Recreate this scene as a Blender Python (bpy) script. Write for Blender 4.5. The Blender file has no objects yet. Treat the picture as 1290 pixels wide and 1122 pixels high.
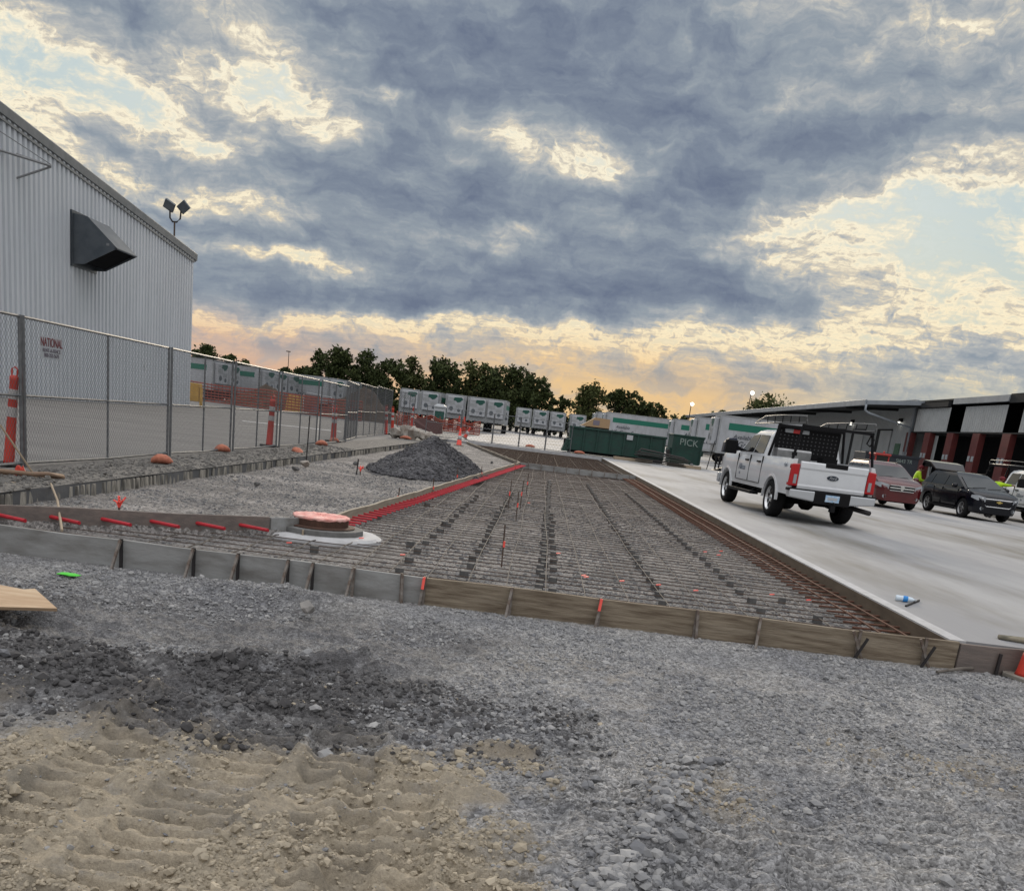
import bpy, math, random
import numpy as np
from mathutils import Vector, Matrix
C = bpy.context.scene.collection
scene = bpy.context.scene
rnd = random.Random(7)
def R(d): return math.radians(d)

# ---------------------------------------------------------------- camera
CAM_H, FPX, PPX, PPY = 1.4, 1193.0, 645.0, 861.0
_p, _r = R(15.24), R(7.0)
_F = np.array([0, math.cos(_p), -math.sin(_p)]); _R0 = np.array([1., 0, 0]); _U0 = np.cross(_R0, _F)
CR = _R0*math.cos(_r)+_U0*math.sin(_r); CU = _U0*math.cos(_r)-_R0*math.sin(_r)
camd = bpy.data.cameras.new('camera'); cam = bpy.data.objects.new('camera', camd); C.objects.link(cam)
m = Matrix.Identity(4)
for i in range(3):
    m[i][0] = CR[i]; m[i][1] = CU[i]; m[i][2] = -_F[i]
m[2][3] = CAM_H
cam.matrix_world = m
camd.sensor_fit = 'HORIZONTAL'; camd.sensor_width = 36; camd.lens = 36*FPX/1290
camd.shift_y = 300/1290; camd.clip_start = .05; camd.clip_end = 6000
scene.camera = cam
# survey helpers: where a sight line from the camera meets the ground or an upright plane of the place
def ray(px, py): return _F*FPX+CR*(px-PPX)-CU*(py-PPY)
def at(px, py, z=0.0):
    d = ray(px, py); t = (z-CAM_H)/d[2]; return Vector((d[0]*t, d[1]*t, z))
def atY(px, py, y):
    d = ray(px, py); t = y/d[1]; return Vector((d[0]*t, y, CAM_H+d[2]*t))
def atX(px, py, x):
    d = ray(px, py); t = x/d[0]; return Vector((x, d[1]*t, CAM_H+d[2]*t))

# ---------------------------------------------------------------- exposure, world, sun
scene.view_settings.view_transform = 'Standard'; scene.view_settings.look = 'None'
scene.view_settings.exposure = 0; scene.view_settings.gamma = 1
def s2l(c): return tuple(((v/255)/12.92 if v/255 <= .04045 else ((v/255+.055)/1.055)**2.4) for v in c)
SUN_AZ, SUN_EL = -1.5, 13.0
W = bpy.data.worlds.new('World'); scene.world = W; W.use_nodes = True
nt = W.node_tree; nt.nodes.clear(); NL = nt.links
def wn(t, **k):
    n = nt.nodes.new(t)
    for a, b in k.items(): setattr(n, a, b)
    return n
def wset(sock, v):
    if hasattr(v, 'is_output') or isinstance(v, bpy.types.NodeSocket): NL.new(v, sock)
    else: sock.default_value = v
def wm(op, a, b=0.0, c=None, clamp=False):
    n = wn('ShaderNodeMath', operation=op, use_clamp=clamp); wset(n.inputs[0], a); wset(n.inputs[1], b)
    if c is not None: wset(n.inputs[2], c)
    return n.outputs[0]
def wmr(v, a, b, c=0.0, d=1.0):
    n = wn('ShaderNodeMapRange', interpolation_type='SMOOTHSTEP'); wset(n.inputs[0], v)
    for i, q in enumerate((a, b, c, d)): n.inputs[i+1].default_value = q
    return n.outputs[0]
def wmix(f, a, b, bt='MIX'):
    n = wn('ShaderNodeMix', data_type='RGBA', blend_type=bt); wset(n.inputs[0], f)
    for i, q in ((6, a), (7, b)):
        if isinstance(q, tuple): n.inputs[i].default_value = (*q, 1)
        else: NL.new(q, n.inputs[i])
    return n.outputs[2]
def wnoise(v, scale, detail=6, rough=.55, dist=0.0):
    n = wn('ShaderNodeTexNoise'); NL.new(v, n.inputs['Vector']); n.inputs['Scale'].default_value = scale
    n.inputs['Detail'].default_value = detail; n.inputs['Roughness'].default_value = rough; n.inputs['Distortion'].default_value = dist
    return n
tc = wn('ShaderNodeTexCoord'); sep = wn('ShaderNodeSeparateXYZ'); NL.new(tc.outputs['Generated'], sep.inputs[0])
sx, sy, sz = sep.outputs
az = wm('MULTIPLY', wm('ARCTAN2', sx, sy), 180/math.pi); el = wm('MULTIPLY', wm('ARCSINE', sz), 180/math.pi)
ae = wn('ShaderNodeCombineXYZ'); NL.new(az, ae.inputs[0]); NL.new(el, ae.inputs[1])
den = wm('ADD', wm('MAXIMUM', sz, 0.0), .16)
cp = wn('ShaderNodeCombineXYZ'); NL.new(wm('DIVIDE', sx, den), cp.inputs[0]); NL.new(wm('DIVIDE', sy, den), cp.inputs[1])
cpm = wn('ShaderNodeMapping'); NL.new(cp.outputs[0], cpm.inputs[0]); cpm.inputs['Rotation'].default_value = (0, 0, R(24)); cpm.inputs['Scale'].default_value = (.8, 1.5, 1)
cpv = cpm.outputs[0]
# the clouds: ragged warp of the (azimuth, elevation) field, then banks and gaps, then fine structure
wv = wnoise(ae.outputs[0], .16, 5, .62)
wsub = wn('ShaderNodeVectorMath', operation='SUBTRACT'); NL.new(wv.outputs['Color'], wsub.inputs[0]); wsub.inputs[1].default_value = (.5, .5, .5)
wsc = wn('ShaderNodeVectorMath', operation='MULTIPLY'); NL.new(wsub.outputs[0], wsc.inputs[0]); wsc.inputs[1].default_value = (7.0, 3.6, 0)
wad = wn('ShaderNodeVectorMath', operation='ADD'); NL.new(ae.outputs[0], wad.inputs[0]); NL.new(wsc.outputs[0], wad.inputs[1])
wae = wad.outputs[0]
BANKS = [  # photo-survey of the cloud banks: centre, half sizes, slope, + bank / - gap
 (60, 75, 130, 36, 18, -.34), (330, 85, 85, 50, 35, -.36), (130, 122, 120, 20, 15, -.30), (40, 160, 60, 22, 25, -.28), (385, 130, 45, 16, 45, -.25),
 (245, 245, 90, 13, 12, -.34), (265, 182, 26, 8, 8, -.30), (715, 198, 85, 26, 8, -.46), (640, 180, 16, 30, -20, -.25), (665, 286, 44, 9, 5, -.36), (570, 302, 50, 8, 8, -.30),
 (400, 335, 62, 10, 12, -.36), (330, 322, 44, 8, 10, -.25), (480, 270, 40, 8, 8, -.18), (1065, 312, 120, 22, 6, -.40), (1230, 345, 90, 30, 4, -.32),
 (1210, 205, 110, 16, 4, -.25), (1150, 262, 130, 14, 4, -.52), (1250, 285, 60, 30, 4, -.3), (980, 282, 40, 10, 0, -.25), (1200, 60, 150, 55, -10, -.17), (855, 48, 10, 9, 0, -.28),
 (490, 118, 18, 6, 0, -.34), (970, 130, 70, 12, -20, -.16), (550, 408, 190, 8, 3, -.34), (820, 432, 240, 16, 2, -.22), (1150, 420, 200, 34, 5, -.22), (310, 405, 90, 8, 5, -.2),
 (620, 90, 200, 70, 8, .20), (850, 120, 200, 60, 8, .16), (915, 240, 80, 28, 15, .36), (1010, 178, 105, 12, 14, .34), (1140, 160, 80, 10, 5, .22), (540, 30, 200, 20, 0, .1),
 (340, 200, 150, 26, 12, .24), (560, 235, 130, 40, 10, .18), (745, 350, 200, 32, 6, .26), (500, 372, 240, 18, 4, .26), (300, 290, 70, 12, 10, .16),
 (1180, 90, 120, 26, 5, .10), (770, 250, 50, 12, 5, .22), (170, 18, 120, 12, 10, .2), (160, 200, 60, 14, 15, .2), (900, 378, 90, 8, 4, .2)]
D = None
for (bx, by, hx, hy, rot, amp) in BANKS:
    d = ray(bx, by); d = d/np.linalg.norm(d)
    mp = wn('ShaderNodeMapping', vector_type='TEXTURE'); NL.new(wae, mp.inputs[0])
    mp.inputs['Location'].default_value = (math.degrees(math.atan2(d[0], d[1])), math.degrees(math.asin(d[2])), 0)
    mp.inputs['Rotation'].default_value = (0, 0, -R(rot-7)); mp.inputs['Scale'].default_value = (hx/19.5, hy/19.5, 1)
    dt = wn('ShaderNodeVectorMath', operation='DOT_PRODUCT'); NL.new(mp.outputs[0], dt.inputs[0]); NL.new(mp.outputs[0], dt.inputs[1])
    g = wm('EXPONENT', wm('MULTIPLY', dt.outputs['Value'], -.7))
    D = wm('MULTIPLY', g, amp) if D is None else wm('MULTIPLY_ADD', g, amp, D)
aes = wn('ShaderNodeMapping'); NL.new(wae, aes.inputs[0]); aes.inputs['Scale'].default_value = (.70, 1.35, 1); aes.inputs['Rotation'].default_value = (0, 0, R(-9))
n1 = wnoise(cpv, 1.6, 9, .6, .3).outputs['Fac']; n2 = wnoise(cpv, 8.5, 8, .64, .25).outputs['Fac']
n3 = wnoise(aes.outputs[0], .42, 8, .58, .3).outputs['Fac']; n4 = wnoise(aes.outputs[0], 1.9, 7, .62, .35).outputs['Fac']
D = wm('MULTIPLY_ADD', wm('MINIMUM', D, 0.0), .92, wm('MULTIPLY', wm('MAXIMUM', D, 0.0), .55)); D = wm('ADD', D, .575)
for n_, a_ in ((n1, .40), (n3, .66)): D = wm('MULTIPLY_ADD', wm('SUBTRACT', n_, .5), a_, D)
fine = wmr(D, .30, .62, 1.35, .26)
for n_, a_ in ((n2, .50), (n4, .50)): D = wm('MULTIPLY_ADD', wm('MULTIPLY', wm('SUBTRACT', n_, .5), fine), a_, D)
D = wm('MAXIMUM', D, wm('MULTIPLY_ADD', D, .55, .09))
ramp = wn('ShaderNodeValToRGB'); NL.new(D, ramp.inputs[0]); cr = ramp.color_ramp
stops = [(0.0, (168, 196, 210)), (.12, (194, 209, 211)), (.21, (232, 228, 210)), (.29, (252, 242, 216)), (.37, (214, 206, 190)), (.44, (187, 188, 185)), (.51, (168, 173, 177)), (.59, (147, 157, 167)), (.70, (127, 138, 154)), (.84, (108, 119, 140))]
while len(cr.elements) < len(stops): cr.elements.new(.5)
for e, (pos, col) in zip(cr.elements, stops): e.position = pos; e.color = (*s2l(col), 1)
sky = wn('ShaderNodeTexSky', sky_type='NISHITA', sun_disc=False, sun_elevation=R(SUN_EL), sun_rotation=R(SUN_AZ), air_density=1.2, dust_density=2.0)
skyc = wmix(1.0, sky.outputs[0], (.09, .09, .09), 'MULTIPLY')
clear = wmr(D, .0, .22, .22, 0.0)
col = wmix(clear, ramp.outputs[0], skyc)
# thin warm haze low in the sky, pinker to the left, paler to the right
elw = wm('ADD', el, wmr(az, -14, 5, 1.1, 0.0))
warm = wmix(wmr(az, -19, 2), s2l((222, 180, 150)), s2l((240, 200, 142)))
warm = wmix(wmr(az, 8, 22), warm, s2l((212, 206, 182)))
warm = wmix(wmr(n3, .46, .62), warm, wmix(.5, warm, s2l((168, 172, 174))))
wf = wm('MULTIPLY', wmr(elw, 6.4, 2.4), wmr(D, .72, .40, .25, .9))
wf = wm('MAXIMUM', wf, wmr(elw, 4.7, 2.4, 0, .9))
col = wmix(wf, col, warm)
glow = wm('MULTIPLY', wmr(el, 14, 4), wmr(D, .5, .28, 0, .55))
col = wmix(glow, col, wmix(1.0, col, (1.06, .93, .70), 'MULTIPLY'))
# added fill light: unseen sky behind the viewer and high overhead made brighter
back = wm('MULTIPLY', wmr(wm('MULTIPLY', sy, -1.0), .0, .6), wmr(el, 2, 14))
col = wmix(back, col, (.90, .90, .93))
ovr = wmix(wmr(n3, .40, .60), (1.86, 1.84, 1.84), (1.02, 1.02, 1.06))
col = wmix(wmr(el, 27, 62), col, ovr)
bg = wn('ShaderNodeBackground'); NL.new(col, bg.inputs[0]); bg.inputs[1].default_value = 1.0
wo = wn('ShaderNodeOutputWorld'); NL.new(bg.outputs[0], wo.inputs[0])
sl = bpy.data.lights.new('sun', 'SUN'); sl.energy = 1.8; sl.angle = R(10); sl.color = (1, .86, .68)
so = bpy.data.objects.new('sun', sl); C.objects.link(so)
_sd = Vector((math.sin(R(SUN_AZ))*math.cos(R(SUN_EL)), math.cos(R(SUN_AZ))*math.cos(R(SUN_EL)), math.sin(R(SUN_EL))))
so.rotation_euler = _sd.to_track_quat('Z', 'Y').to_euler()

# ---------------------------------------------------------------- materials
def mat(name, col, rough=.7, metal=0.0, col2=None, scale=6.0, detail=6, lohi=(.35, .65), bump=0.0, bscale=30.0, stretch=(1, 1, 1), spec=.4, tone=None, emit=None, coat=0.0, rot=0.0, col3=None, scale3=1.0, lohi3=(.5, .7)):
    M = bpy.data.materials.new(name); M.use_nodes = True; t = M.node_tree; b = t.nodes['Principled BSDF']
    b.inputs['Base Color'].default_value = (*col, 1); b.inputs['Roughness'].default_value = rough; b.inputs['Metallic'].default_value = metal
    b.inputs['Specular IOR Level'].default_value = spec; b.inputs['Coat Weight'].default_value = coat; b.inputs['Coat Roughness'].default_value = .06
    if emit: b.inputs['Emission Color'].default_value = (*col, 1); b.inputs['Emission Strength'].default_value = emit
    co = t.nodes.new('ShaderNodeTexCoord'); mp = t.nodes.new('ShaderNodeMapping'); mp.inputs['Scale'].default_value = stretch; mp.inputs['Rotation'].default_value = (0, 0, rot)
    t.links.new(co.outputs['Object'], mp.inputs[0]); cur = None
    def noise(s, dt):
        n = t.nodes.new('ShaderNodeTexNoise'); t.links.new(mp.outputs[0], n.inputs['Vector']); n.inputs['Scale'].default_value = s; n.inputs['Detail'].default_value = dt; n.inputs['Roughness'].default_value = .6; return n.outputs['Fac']
    def mix(f, a, c):
        n = t.nodes.new('ShaderNodeMix'); n.data_type = 'RGBA'; t.links.new(f, n.inputs[0])
        for i, q in ((6, a), (7, c)):
            if isinstance(q, tuple): n.inputs[i].default_value = (*q, 1)
            else: t.links.new(q, n.inputs[i])
        return n.outputs[2]
    def mr(f, lo, hi):
        n = t.nodes.new('ShaderNodeMapRange'); t.links.new(f, n.inputs[0]); n.inputs[1].default_value = lo; n.inputs[2].default_value = hi; return n.outputs[0]
    if col2:
        if tone:
            a = t.nodes.new('ShaderNodeAttribute'); a.attribute_name = tone; f = a.outputs['Fac']
        else: f = mr(noise(scale, detail), *lohi)
        cur = mix(f, tuple(col), tuple(col2))
    if col3: cur = mix(mr(noise(scale3, 5), *lohi3), cur if cur else tuple(col), tuple(col3))
    if cur: t.links.new(cur, b.inputs['Base Color'])
    if bump:
        bn = t.nodes.new('ShaderNodeBump'); bn.inputs['Strength'].default_value = 1.0; bn.inputs['Distance'].default_value = bump
        t.links.new(noise(bscale, 5), bn.inputs['Height']); t.links.new(bn.outputs[0], b.inputs['Normal'])
    return M
def gravel_mat(name, gray, gray2, tan=(.47, .405, .305), dark=(.078, .076, .077), attrs=True, vs=70, bump=.012):
    M = bpy.data.materials.new(name); M.use_nodes = True; t = M.node_tree; b = t.nodes['Principled BSDF']; L = t.links
    b.inputs['Roughness'].default_value = .95; b.inputs['Specular IOR Level'].default_value = .15
    co = t.nodes.new('ShaderNodeTexCoord')
    def nd(k, **p):
        n = t.nodes.new(k)
        for a, v in p.items(): setattr(n, a, v)
        return n
    def noise(s, dt, rg=.6):
        n = nd('ShaderNodeTexNoise'); L.new(co.outputs['Object'], n.inputs['Vector']); n.inputs['Scale'].default_value = s; n.inputs['Detail'].default_value = dt; n.inputs['Roughness'].default_value = rg; return n.outputs['Fac']
    def mix(f, a, c, bt='MIX'):
        n = nd('ShaderNodeMix', data_type='RGBA', blend_type=bt)
        if isinstance(f, float): n.inputs[0].default_value = f
        else: L.new(f, n.inputs[0])
        for i, q in ((6, a), (7, c)):
            if isinstance(q, tuple): n.inputs[i].default_value = (*q, 1)
            else: L.new(q, n.inputs[i])
        return n.outputs[2]
    def mr(f, lo, hi, a=0.0, c=1.0):
        n = nd('ShaderNodeMapRange'); L.new(f, n.inputs[0])
        for i, q in enumerate((lo, hi, a, c)): n.inputs[i+1].default_value = q
        return n.outputs[0]
    def vor(s, feature='F1'):
        n = nd('ShaderNodeTexVoronoi', feature=feature); L.new(co.outputs['Object'], n.inputs['Vector']); n.inputs['Scale'].default_value = s; return n
    v1 = vor(vs); v2 = vor(vs*.42)
    sepc = nd('ShaderNodeSeparateColor'); L.new(v1.outputs['Color'], sepc.inputs[0])
    sepd = nd('ShaderNodeSeparateColor'); L.new(v2.outputs['Color'], sepd.inputs[0])
    cell = mr(sepc.outputs[0], 0, 1, .55, 1.45); cell2 = mr(sepd.outputs[0], 0, 1, .75, 1.25)
    c = mix(mr(noise(1.1, 6), .38, .62), gray, gray2); c = mix(mr(noise(.62, 7, .66), .50, .66), c, tuple(x*1.25 for x in gray2)); c = mix(mr(noise(2.3, 7, .66), .58, .72), c, tuple(x*.66 for x in gray))
    stones = mix(1.0, mix(1.0, c, cell, 'MULTIPLY'), cell2, 'MULTIPLY')
    hstone = t.nodes.new('ShaderNodeMath'); hstone.operation = 'SUBTRACT'; hstone.inputs[0].default_value = 1; L.new(v1.outputs['Distance'], hstone.inputs[1])
    fine = noise(160, 4, .7); mid = noise(24, 6, .65)
    hh = nd('ShaderNodeMath', operation='MULTIPLY_ADD'); L.new(fine, hh.inputs[0]); hh.inputs[1].default_value = .5; L.new(mid, hh.inputs[2])
    if attrs:
        at_ = nd('ShaderNodeAttribute'); at_.attribute_name = 'tan'; ad = nd('ShaderNodeAttribute'); ad.attribute_name = 'dark'
        tanc = mix(mr(noise(5, 8, .7), .3, .7), tan, tuple(x*.62 for x in tan)); tanc = mix(mr(noise(60, 5, .7), .35, .75), tanc, tuple(x*1.25 for x in tan))
        tanc = mix(mr(noise(1.9, 7, .68), .42, .66), tanc, (.29, .26, .21)); tanc = mix(mr(noise(3.1, 8, .7), .54, .70), tanc, mix(.5, stones, tuple(x*.8 for x in tan)))
        c = mix(at_.outputs['Fac'], stones, tanc)
        dk = mix(mr(noise(30, 5), .4, .7), dark, tuple(x*2.2 for x in dark))
        c = mix(ad.outputs['Fac'], c, dk)
        inv = nd('ShaderNodeMath', operation='SUBTRACT'); inv.inputs[0].default_value = 1.0; L.new(at_.outputs['Fac'], inv.inputs[1])
        hs = nd('ShaderNodeMath', operation='MULTIPLY_ADD'); L.new(hstone.outputs[0], hs.inputs[0]); L.new(inv.outputs[0], hs.inputs[1]); L.new(hh.outputs[0], hs.inputs[2]); h = hs.outputs[0]
    else:
        c = stones; hs = nd('ShaderNodeMath', operation='ADD'); L.new(hstone.outputs[0], hs.inputs[0]); L.new(hh.outputs[0], hs.inputs[1]); h = hs.outputs[0]
    c = mix(mr(noise(90, 5, .75), .3, .7), c, mix(1.0, c, (.72, .72, .74), 'MULTIPLY'))
    L.new(c, b.inputs['Base Color'])
    bn = nd('ShaderNodeBump'); bn.inputs['Strength'].default_value = .8; bn.inputs['Distance'].default_value = bump; L.new(h, bn.inputs['Height']); L.new(bn.outputs[0], b.inputs['Normal'])
    return M
MT = dict(
 gravel=gravel_mat('crushed gravel', (.27, .272, .28), (.385, .378, .365), bump=.022),
 subgrade=gravel_mat('compacted stone base', (.185, .178, .172), (.28, .265, .25), attrs=False, vs=45, bump=.02),
 subdark=gravel_mat('damp stone base', (.085, .08, .078), (.12, .115, .11), attrs=False, vs=30, bump=.02),
 pile=gravel_mat('dark crushed stone', (.095, .094, .10), (.14, .138, .142), attrs=False, vs=22, bump=.03),
 stone=mat('loose stones', (.18, .183, .193), .95, col2=(.40, .395, .385), tone='tone', spec=.15),
 concrete=mat('new concrete', (.27, .272, .28), .85, col2=(.36, .36, .36), scale=.55, detail=10, lohi=(.36, .64), bump=.004, bscale=6, stretch=(1.6, .35, 1), rot=R(30), col3=(.185, .176, .155), scale3=.30, lohi3=(.48, .68)),
 yard=mat('old pavement', (.115, .115, .118), .9, col2=(.16, .16, .158), scale=.5, detail=8, lohi=(.35, .65), bump=.006, bscale=20, stretch=(.4, 1.2, 1), col3=(.105, .105, .108), scale3=.9, lohi3=(.55, .8)),
 cut=mat('saw cut slab edge', (.36, .335, .29), .95, col2=(.10, .095, .085), scale=7, detail=4, lohi=(.42, .58), stretch=(1, 1.0, .12), bump=.03, bscale=9),
 earth=mat('far ground', (.10, .095, .075), .95, col2=(.16, .15, .12), scale=.1),
 dirt=mat('brown dirt', (.10, .065, .042), .95, col2=(.055, .04, .03), scale=1.2, bump=.15, bscale=2.5),
 rubble=mat('curb rubble', (.12, .115, .108), .95, col2=(.2, .19, .175), scale=9, bump=.05, bscale=16),
 siding=mat('pale steel siding', (.66, .685, .715), .5, .0, col2=(.58, .605, .635), scale=.7, stretch=(1, 1, .25), lohi=(.3, .75)),
 holes=mat('rack hole light', (.055, .058, .062), .6),
 racksilver=mat('grey rack tube', (.13, .132, .13), .5, .2),
 trim=mat('grey metal trim', (.20, .21, .215), .5, .3, col2=(.26, .265, .27), scale=2),
 hood=mat('dark galvanised sheet', (.085, .10, .115), .42, .5, col2=(.13, .145, .16), scale=1.4),
 blackhole=mat('painted interior shade', (.008, .008, .009), .9, spec=.1),  # shade inside openings, painted as a near-black colour
 galv=mat('galvanised tube', (.20, .205, .21), .5, .55, col2=(.13, .135, .14), scale=9),
 wire=mat('chain link wire', (.11, .115, .12), .6, .3),
 wood=mat('weathered plank', (.27, .225, .165), .85, col2=(.12, .09, .062), scale=5, detail=9, lohi=(.36, .66), stretch=(.55, 4, 7), bump=.006, bscale=14, col3=(.32, .275, .21), scale3=1.6, lohi3=(.52, .72)),
 woodgrey=mat('cement grey form board', (.30, .305, .30), .9, col2=(.17, .165, .155), scale=3, detail=8, stretch=(.7, 2, 2.2), bump=.004, bscale=18, col3=(.29, .29, .285), scale3=2.2),
 woodpink=mat('reddish form board', (.20, .165, .145), .9, col2=(.14, .12, .11), scale=4, stretch=(.6, 3, 4), bump=.005, bscale=15),
 woodtan=mat('bright formboard', (.34, .30, .235), .85, col2=(.24, .205, .155), scale=4, stretch=(3, .6, 4), bump=.004, bscale=15),
 edgebrown=mat('stained slab edge', (.085, .062, .042), .9, col2=(.13, .098, .068), scale=3, stretch=(3, .8, 3)),
 ply=mat('fresh plywood', (.50, .36, .23), .7, col2=(.40, .27, .165), scale=3, detail=8, stretch=(1, 6, 1), col3=(.56, .43, .29), scale3=2),
 plyedge=mat('plywood edge', (.30, .21, .13), .8, col2=(.16, .11, .07), scale=6, stretch=(1, 1, 60)),
 rust=mat('rusty rebar', (.095, .080, .072), .85, .2, col2=(.10, .06, .04), scale=16),
 rustred=mat('red rust rebar', (.14, .062, .04), .85, .1, col2=(.09, .045, .03), scale=16),
 barpale=mat('dusty bar', (.17, .152, .132), .85, .1, col2=(.09, .078, .068), scale=7),
 steelpin=mat('steel form pin', (.25, .23, .21), .7, .3, col2=(.12, .085, .065), scale=14),
 pindark=mat('dark form pin', (.035, .032, .032), .7, .3),
 redpaint=mat('red dowel sleeve', (.50, .022, .035), .5, col2=(.38, .02, .028), scale=9),
 orange=mat('orange plastic', (.58, .050, .028), .55, col2=(.46, .045, .03), scale=4),
 neon=mat('fluorescent pink', (.95, .13, .10), .6, col2=(.85, .10, .08), scale=7),
 greenpaint=mat('fluorescent green paint', (.10, .62, .06), .7),
 salmon=mat('faded orange cloth', (.50, .19, .12), .85, col2=(.36, .12, .075), scale=8, bump=.02, bscale=12),
 coverpink=mat('faded cover', (.74, .30, .26), .8, col2=(.85, .52, .46), scale=5, detail=8, lohi=(.4, .6), bump=.03, bscale=8),
 reflective=mat('grey reflective band', (.42, .40, .39), .4),
 block=mat('dark concrete block', (.085, .083, .082), .9, col2=(.12, .118, .115), scale=15),
 rustiron=mat('rusty iron ring', (.075, .043, .031), .85, .2, col2=(.115, .060, .042), scale=8, bump=.01, bscale=25),
 padconc=mat('pale mortar', (.50, .50, .51), .85, col2=(.40, .40, .40), scale=5, bump=.006, bscale=20),
 greyconc=mat('grey precast', (.17, .17, .165), .9, col2=(.12, .12, .115), scale=6, bump=.006, bscale=20),
 stonemid=mat('mid grey stones', (.13, .13, .135), .95, col2=(.29, .285, .275), tone='tone', spec=.15),
 clod=mat('dirt clods', (.27, .235, .18), .95, col2=(.47, .41, .315), tone='tone', spec=.1),
 darkclod=mat('damp clods', (.062, .06, .061), .95, col2=(.15, .147, .147), tone='tone', spec=.1),
 rock=mat('broken stone', (.22, .21, .20), .95, col2=(.30, .285, .265), scale=6, bump=.02, bscale=14),
 rockpale=mat('pale rubble', (.42, .40, .36), .95, col2=(.22, .18, .15), scale=5, bump=.02, bscale=12),
 white=mat('white paint', (.70, .72, .74), .3, coat=.6, col2=(.63, .65, .67), scale=1.5),
 trailerwhite=mat('trailer skin', (.42, .435, .46), .45, col2=(.32, .33, .34), scale=1.4, stretch=(1, 1, .5), lohi=(.35, .7)),
 trailergrey=mat('trailer frame', (.36, .375, .38), .5, .2, col2=(.27, .28, .285), scale=2),
 green=mat('green stripe', (.010, .145, .095), .5),
 binsgreen=mat('dumpster green', (.010, .055, .040), .55, col2=(.014, .036, .030), scale=2.2, detail=8, lohi=(.35, .7), col3=(.035, .062, .05), scale3=4, lohi3=(.6, .75)),
 darkgreen=mat('dark green shape', (.012, .075, .058), .5),
 ink=mat('dark lettering', (.022, .03, .045), .6),
 chalk=mat('white lettering', (.22, .27, .25), .7),
 signred=mat('dark red lettering', (.17, .022, .028), .6),
 signgrey=mat('grey lettering', (.16, .14, .17), .6),
 greylogo=mat('grey lettering pale', (.20, .23, .27), .5),
 black=mat('black plastic', (.010, .010, .011), .6, spec=.12),
 blackmetal=mat('black coated steel', (.009, .009, .010), .55, .0, spec=.12),
 rubber=mat('tyre rubber', (.016, .016, .017), .9, spec=.1, bump=.004, bscale=60),
 chrome=mat('bright metal', (.62, .63, .64), .18, .95),
 alu=mat('aluminium', (.33, .335, .34), .4, .9, col2=(.25, .255, .26), scale=6),
 silver=mat('silver painted steel', (.48, .50, .52), .35, .5),
 glass=mat('dark car glass', (.010, .012, .014), .06, spec=.35),
 glasspale=mat('windscreen', (.018, .023, .025), .05, spec=.5),
 taillight=mat('red lamp', (.42, .008, .014), .15, coat=.4),
 lampclear=mat('clear lamp', (.30, .32, .34), .10, coat=.5),
 cabred=mat('dark red car paint', (.10, .008, .010), .25, .1, coat=.6, col2=(.06, .005, .007), scale=1.2),
 carblack=mat('blue black car paint', (.004, .005, .009), .2, .0, spec=.22, coat=.22),
 redmachine=mat('red machine paint', (.42, .045, .035), .45, col2=(.33, .035, .03), scale=2),
 navy=mat('dark blue steel', (.014, .018, .026), .55, col2=(.022, .027, .035), scale=2),
 plate=mat('blue plate', (.22, .42, .66), .4, col2=(.55, .66, .76), scale=30),
 gold=mat('gold badge', (.55, .42, .14), .3, .7),
 hivis=mat('hi vis cloth', (.46, .72, .020), .8, col2=(.37, .60, .018), scale=6, bump=.02, bscale=9),
 trousers=mat('dark trousers', (.030, .033, .045), .9, col2=(.045, .048, .06), scale=6),
 skin=mat('skin', (.30, .165, .11), .6),
 cap=mat('dark red cap', (.14, .014, .02), .8),
 column=mat('dark red column', (.115, .022, .020), .6, col2=(.085, .017, .016), scale=2),
 dockpanel=mat('ribbed dock panel', (.40, .415, .415), .55, .1, col2=(.34, .352, .352), scale=.8),
 rib=mat('dock wall sheet', (.36, .38, .385), .55, .1, col2=(.31, .325, .33), scale=.5),
 greendoor=mat('green door', (.055, .13, .075), .6),
 roofedge=mat('weathered fascia', (.30, .33, .36), .5, .2, col2=(.23, .255, .28), scale=1),
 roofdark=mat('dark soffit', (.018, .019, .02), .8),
 yellow=mat('yellow barrier', (.60, .36, .085), .7, col2=(.48, .28, .06), scale=2),
 maroon=mat('maroon panel', (.14, .055, .050), .8, col2=(.22, .13, .115), scale=2.5),
 netorange=mat('orange safety net', (.30, .062, .038), .8),
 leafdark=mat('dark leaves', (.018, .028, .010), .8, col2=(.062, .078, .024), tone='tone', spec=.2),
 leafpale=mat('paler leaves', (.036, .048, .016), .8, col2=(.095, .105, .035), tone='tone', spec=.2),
 bark=mat('bark', (.030, .025, .020), .95),
 lamplit=mat('lit lamp', (1, .97, .88), emit=6.0),
 lampwarm=mat('lit wall lamp', (1, .96, .85), emit=3.0),
 tarp=mat('brown tarp', (.085, .045, .042), .9),
 tanbox=mat('tan plywood crate', (.34, .23, .13), .8),
 bluebody=mat('navy cover', (.012, .016, .035), .7),
 water=mat('clear plastic', (.62, .72, .80), .08, spec=.6), bluelabel=mat('blue label', (.03, .24, .62), .5),
 brownpipe=mat('dusty hose', (.27, .185, .125), .8, col2=(.20, .13, .09), scale=9),
 oldrope=mat('old strap', (.13, .125, .095), .9, col2=(.30, .27, .20), scale=12),
 stick=mat('bare stick', (.33, .265, .19), .85),
 darkplank=mat('dark boards', (.045, .042, .042), .85, col2=(.075, .07, .066), scale=3, stretch=(.4, 3, 3)),
 whitebase=mat('worn cone base', (.28, .26, .225), .9, col2=(.18, .165, .14), scale=6),
 signwhite=mat('white sign sheet', (.42, .44, .46), .6),
)

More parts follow.
